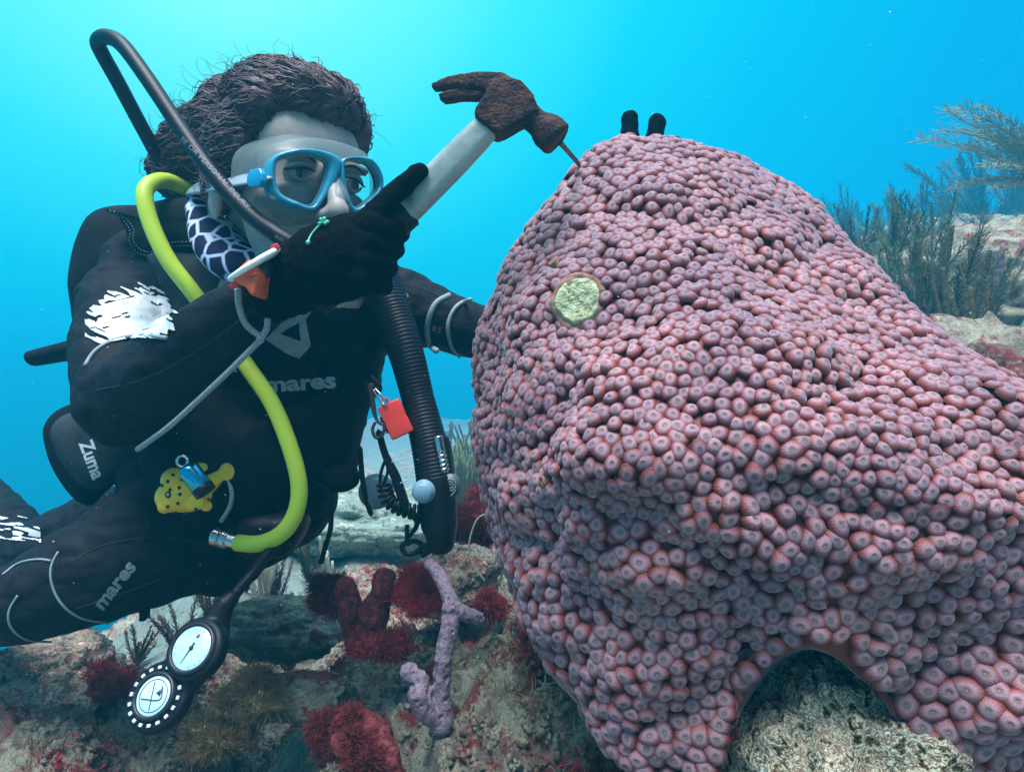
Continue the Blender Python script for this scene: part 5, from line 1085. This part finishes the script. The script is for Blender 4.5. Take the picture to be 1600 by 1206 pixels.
for k, (px, py, d, n, h) in enumerate(((1385, 460, 2.3, 12, .32), (1420, 500, 2.0, 12, .30), (1475, 530, 1.75, 12, .28), (1535, 520, 1.9, 10, .26), (1345, 425, 2.6, 12, .30))):
    plume('sea_plume', gpx(px, py, d), n, h, (M_OLV, M_YG)[k % 2], ('bushy olive plume low behind the coral crest', 'dense green plume close behind the coral slope', 'dense olive plume at the foot of the thick rods', 'green plume rising beside the mauve finger sponge', 'bushy plume peeping over the coral shoulder')[k], 'soft coral', 'plumes on the right reef', seed=110+k, r=.004, droop=.05, spread=.9)
plume('sea_plume', gpx(1440, 470, 2.1), 9, .34, M_YG, 'feathery green plume behind the olive rods', 'soft coral', 'plumes on the right reef', seed=11, r=.0035, droop=.1, spread=.9)
plume('sea_plume', gpx(1500, 520, 1.8), 6, .30, M_YG, 'feathery plume between the thick rods', 'soft coral', 'plumes on the right reef', seed=12, r=.003, droop=.1, spread=.8)
plume('sea_plume', gpx(1690, 330, 2.7), 14, .72, M_PLU, 'tall pale drooping plume at the right edge', 'soft coral', 'plumes on the right reef', seed=13, lean=-.75, r=.005, droop=.7, spread=.5, side=14)
for k, (px, py, d, n, h) in enumerate(((1320, 400, 5.2, 10, .55), (1385, 410, 4.6, 10, .5), (1450, 420, 4.4, 12, .55), (1500, 430, 3.8, 9, .45), (1570, 420, 4.2, 10, .5))):
    plume('sea_plume', gpx(px, py, d), n, h, (M_OLV, M_YG)[k % 2], ('hazy feathery plume nearest the coral top', 'hazy feathery plume left of the thick rods', 'tall hazy plume in the middle of the right reef', 'hazy plume behind the thick olive rods', 'hazy plume above the mauve finger sponge')[k], 'soft coral', 'hazy plumes on the right reef', seed=80+k, r=.005, droop=.08, spread=.8)
for k, (px, py, d, h) in enumerate(((1545, 370, 6.0, 1.0), (1600, 360, 7.0, 1.1), (1480, 360, 7.5, .6), (1400, 380, 9.0, .8), (1340, 390, 10.5, .7))):
    plume('sea_fan', gpx(px, py, d), 12, h, M_DOLV, ('large hazy bush on the skyline at right', 'tallest hazy bush at the far right', 'low hazy bush on the skyline', 'faint distant bush on the skyline', 'faintest distant bush nearest the coral top')[k], 'soft coral', 'hazy bushes on the skyline', seed=30+k, r=.014, droop=.05, spread=.9)
    rock_obj('boulder', gpx(px, py+40, d), .45*h+.2, (1.6, 1, .6), M_DROCK, ('hazy dark rock under the large skyline bush', 'hazy dark rock at the far right skyline', 'hazy rock under the low skyline bush', 'faint distant skyline rock', 'faintest skyline rock nearest the coral top')[k], 60+k, 'hazy skyline rocks')
# crumbly knobs and rubble that crust the near rock
g = np.random.default_rng(15); n = 90000; a = np.radians(g.uniform(-44, 48, n)); d = .42+1.7*g.random(n)**1.3
c3 = np.stack([d*np.sin(a), d*np.cos(a), np.zeros(n)], -1); c3[:, 2], rk = surf(c3[:, 0], c3[:, 1]); cl_ = fbm(c3, .06, 3, 1201)
c3 = c3[(rk > .35)&(cl_ > -.3)]; n = len(c3); mb = MB(); u_ = MB(); sphere(u_, (0, 0, 0), 1, 7, 5); uV = u_.V[0]; uT = u_.T[0]; uQ = u_.Q[0]; m_u = len(uV)
rs_ = g.uniform(.0018, .0062, n)*(g.random(n)*.5+.6); jit = 1+.28*g.normal(0, 1, (n, m_u)); sc_ = g.uniform(.6, 1.3, (n, 1, 3)); of_ = (np.arange(n)*m_u)[:, None, None]
c3[:, 2] -= .0005
mb.add((c3[:, None, :]+uV[None]*(jit*rs_[:, None])[..., None]*sc_).reshape(-1, 3), (uT[None]+of_).reshape(-1, 3), (uQ[None]+of_).reshape(-1, 4))
o = mb.build('rubble_crust', M_SEA); o['label'] = 'crumbly knobs crusting the near rock'; tag(o, kind='stuff'); o.data.attributes.new('rock', 'FLOAT', 'POINT').data.foreach_set('value', np.ones(n*m_u, dtype=np.float32))
# turf over the near reef: nobody could count the blades
g = np.random.default_rng(5); n = 150000; a = np.radians(g.uniform(-44, 48, n)); d = .42+2.2*g.random(n)**1.4
q3 = np.stack([d*np.sin(a), d*np.cos(a), np.zeros(n)], -1); q3[:, 2], rk = surf(q3[:, 0], q3[:, 1])
den = fbm(q3, .10, 4, 991, .65); d2 = fbm(q3+7, .12, 4, 995, .6)
okk = (den > .22)&(rk > .4)
for nm_, sel, m_, lb in (('turf_algae', d2 > .25, M_REDA, 'crimson turf on the reef floor'), ('turf_algae', d2 < -.05, M_BRNA, 'brown turf on the reef floor'), ('turf_algae', (d2 >= -.05)&(d2 <= .25), M_PALE, 'pale turf on the reef floor')):
    r0 = q3[okk&sel]; k = len(r0); mb = MB(); up_ = g.normal(0, .7, (k, 3)); up_[:, 2] = np.abs(up_[:, 2])+.4
    blades(mb, r0-np.array([0, 0, .002]), up_, g.uniform(.007, .018, k)*(.6+.5*np.clip(den[okk&sel], 0, 1)), g.uniform(.0006, .0013, k), .8, 3)
    o = mb.build(nm_, m_); o['label'] = lb; tag(o, kind='stuff')
# thin dead line by the coral and drifting specks
cordpx('stray_line', [(766, 800, .80), (745, 812, .80), (733, 850, .80), (738, 880, .80), (758, 908, .80)], .0011, M_PALE, 'thin pale line curling beside the coral edge', 'line', 40, 5)
mb = MB(); g = np.random.default_rng(9)
for k in range(2400):
    d = .35+1.6*g.random()**1.3; p = P(g.uniform(-50, 1650), g.uniform(-30, 1230), d); T_ = g.normal(0, 1, (4, 3))*g.uniform(.0001, .0007)*g.random()*(d**.5); mb.add(T_+np.array(tuple(p)), [(0, 1, 2), (0, 2, 3), (0, 3, 1), (1, 3, 2)])
tag(mb.build('drifting_specks', mat('marine_snow', (.75, .80, .80), .8)), kind='stuff')['label'] = 'pale specks drifting in the water'
# ================= haze =================
hb = MB(); box(hb, (0, 0, -6.15), (90, 90, 17.7))
haze = hb.build('haze', None, None, False); tag(haze, kind='stuff')
hm = bpy.data.materials.new('water_haze'); hm.use_nodes = True; t = hm.node_tree; t.nodes.clear()
oo = t.nodes.new('ShaderNodeOutputMaterial'); pv = t.nodes.new('ShaderNodeVolumePrincipled')
pv.inputs['Color'].default_value = (.01, .60, .92, 1); pv.inputs['Density'].default_value = .068; pv.inputs['Anisotropy'].default_value = .2
t.links.new(pv.outputs[0], oo.inputs['Volume']); haze.data.materials.append(hm)
haze['label'] = 'blue water haze'
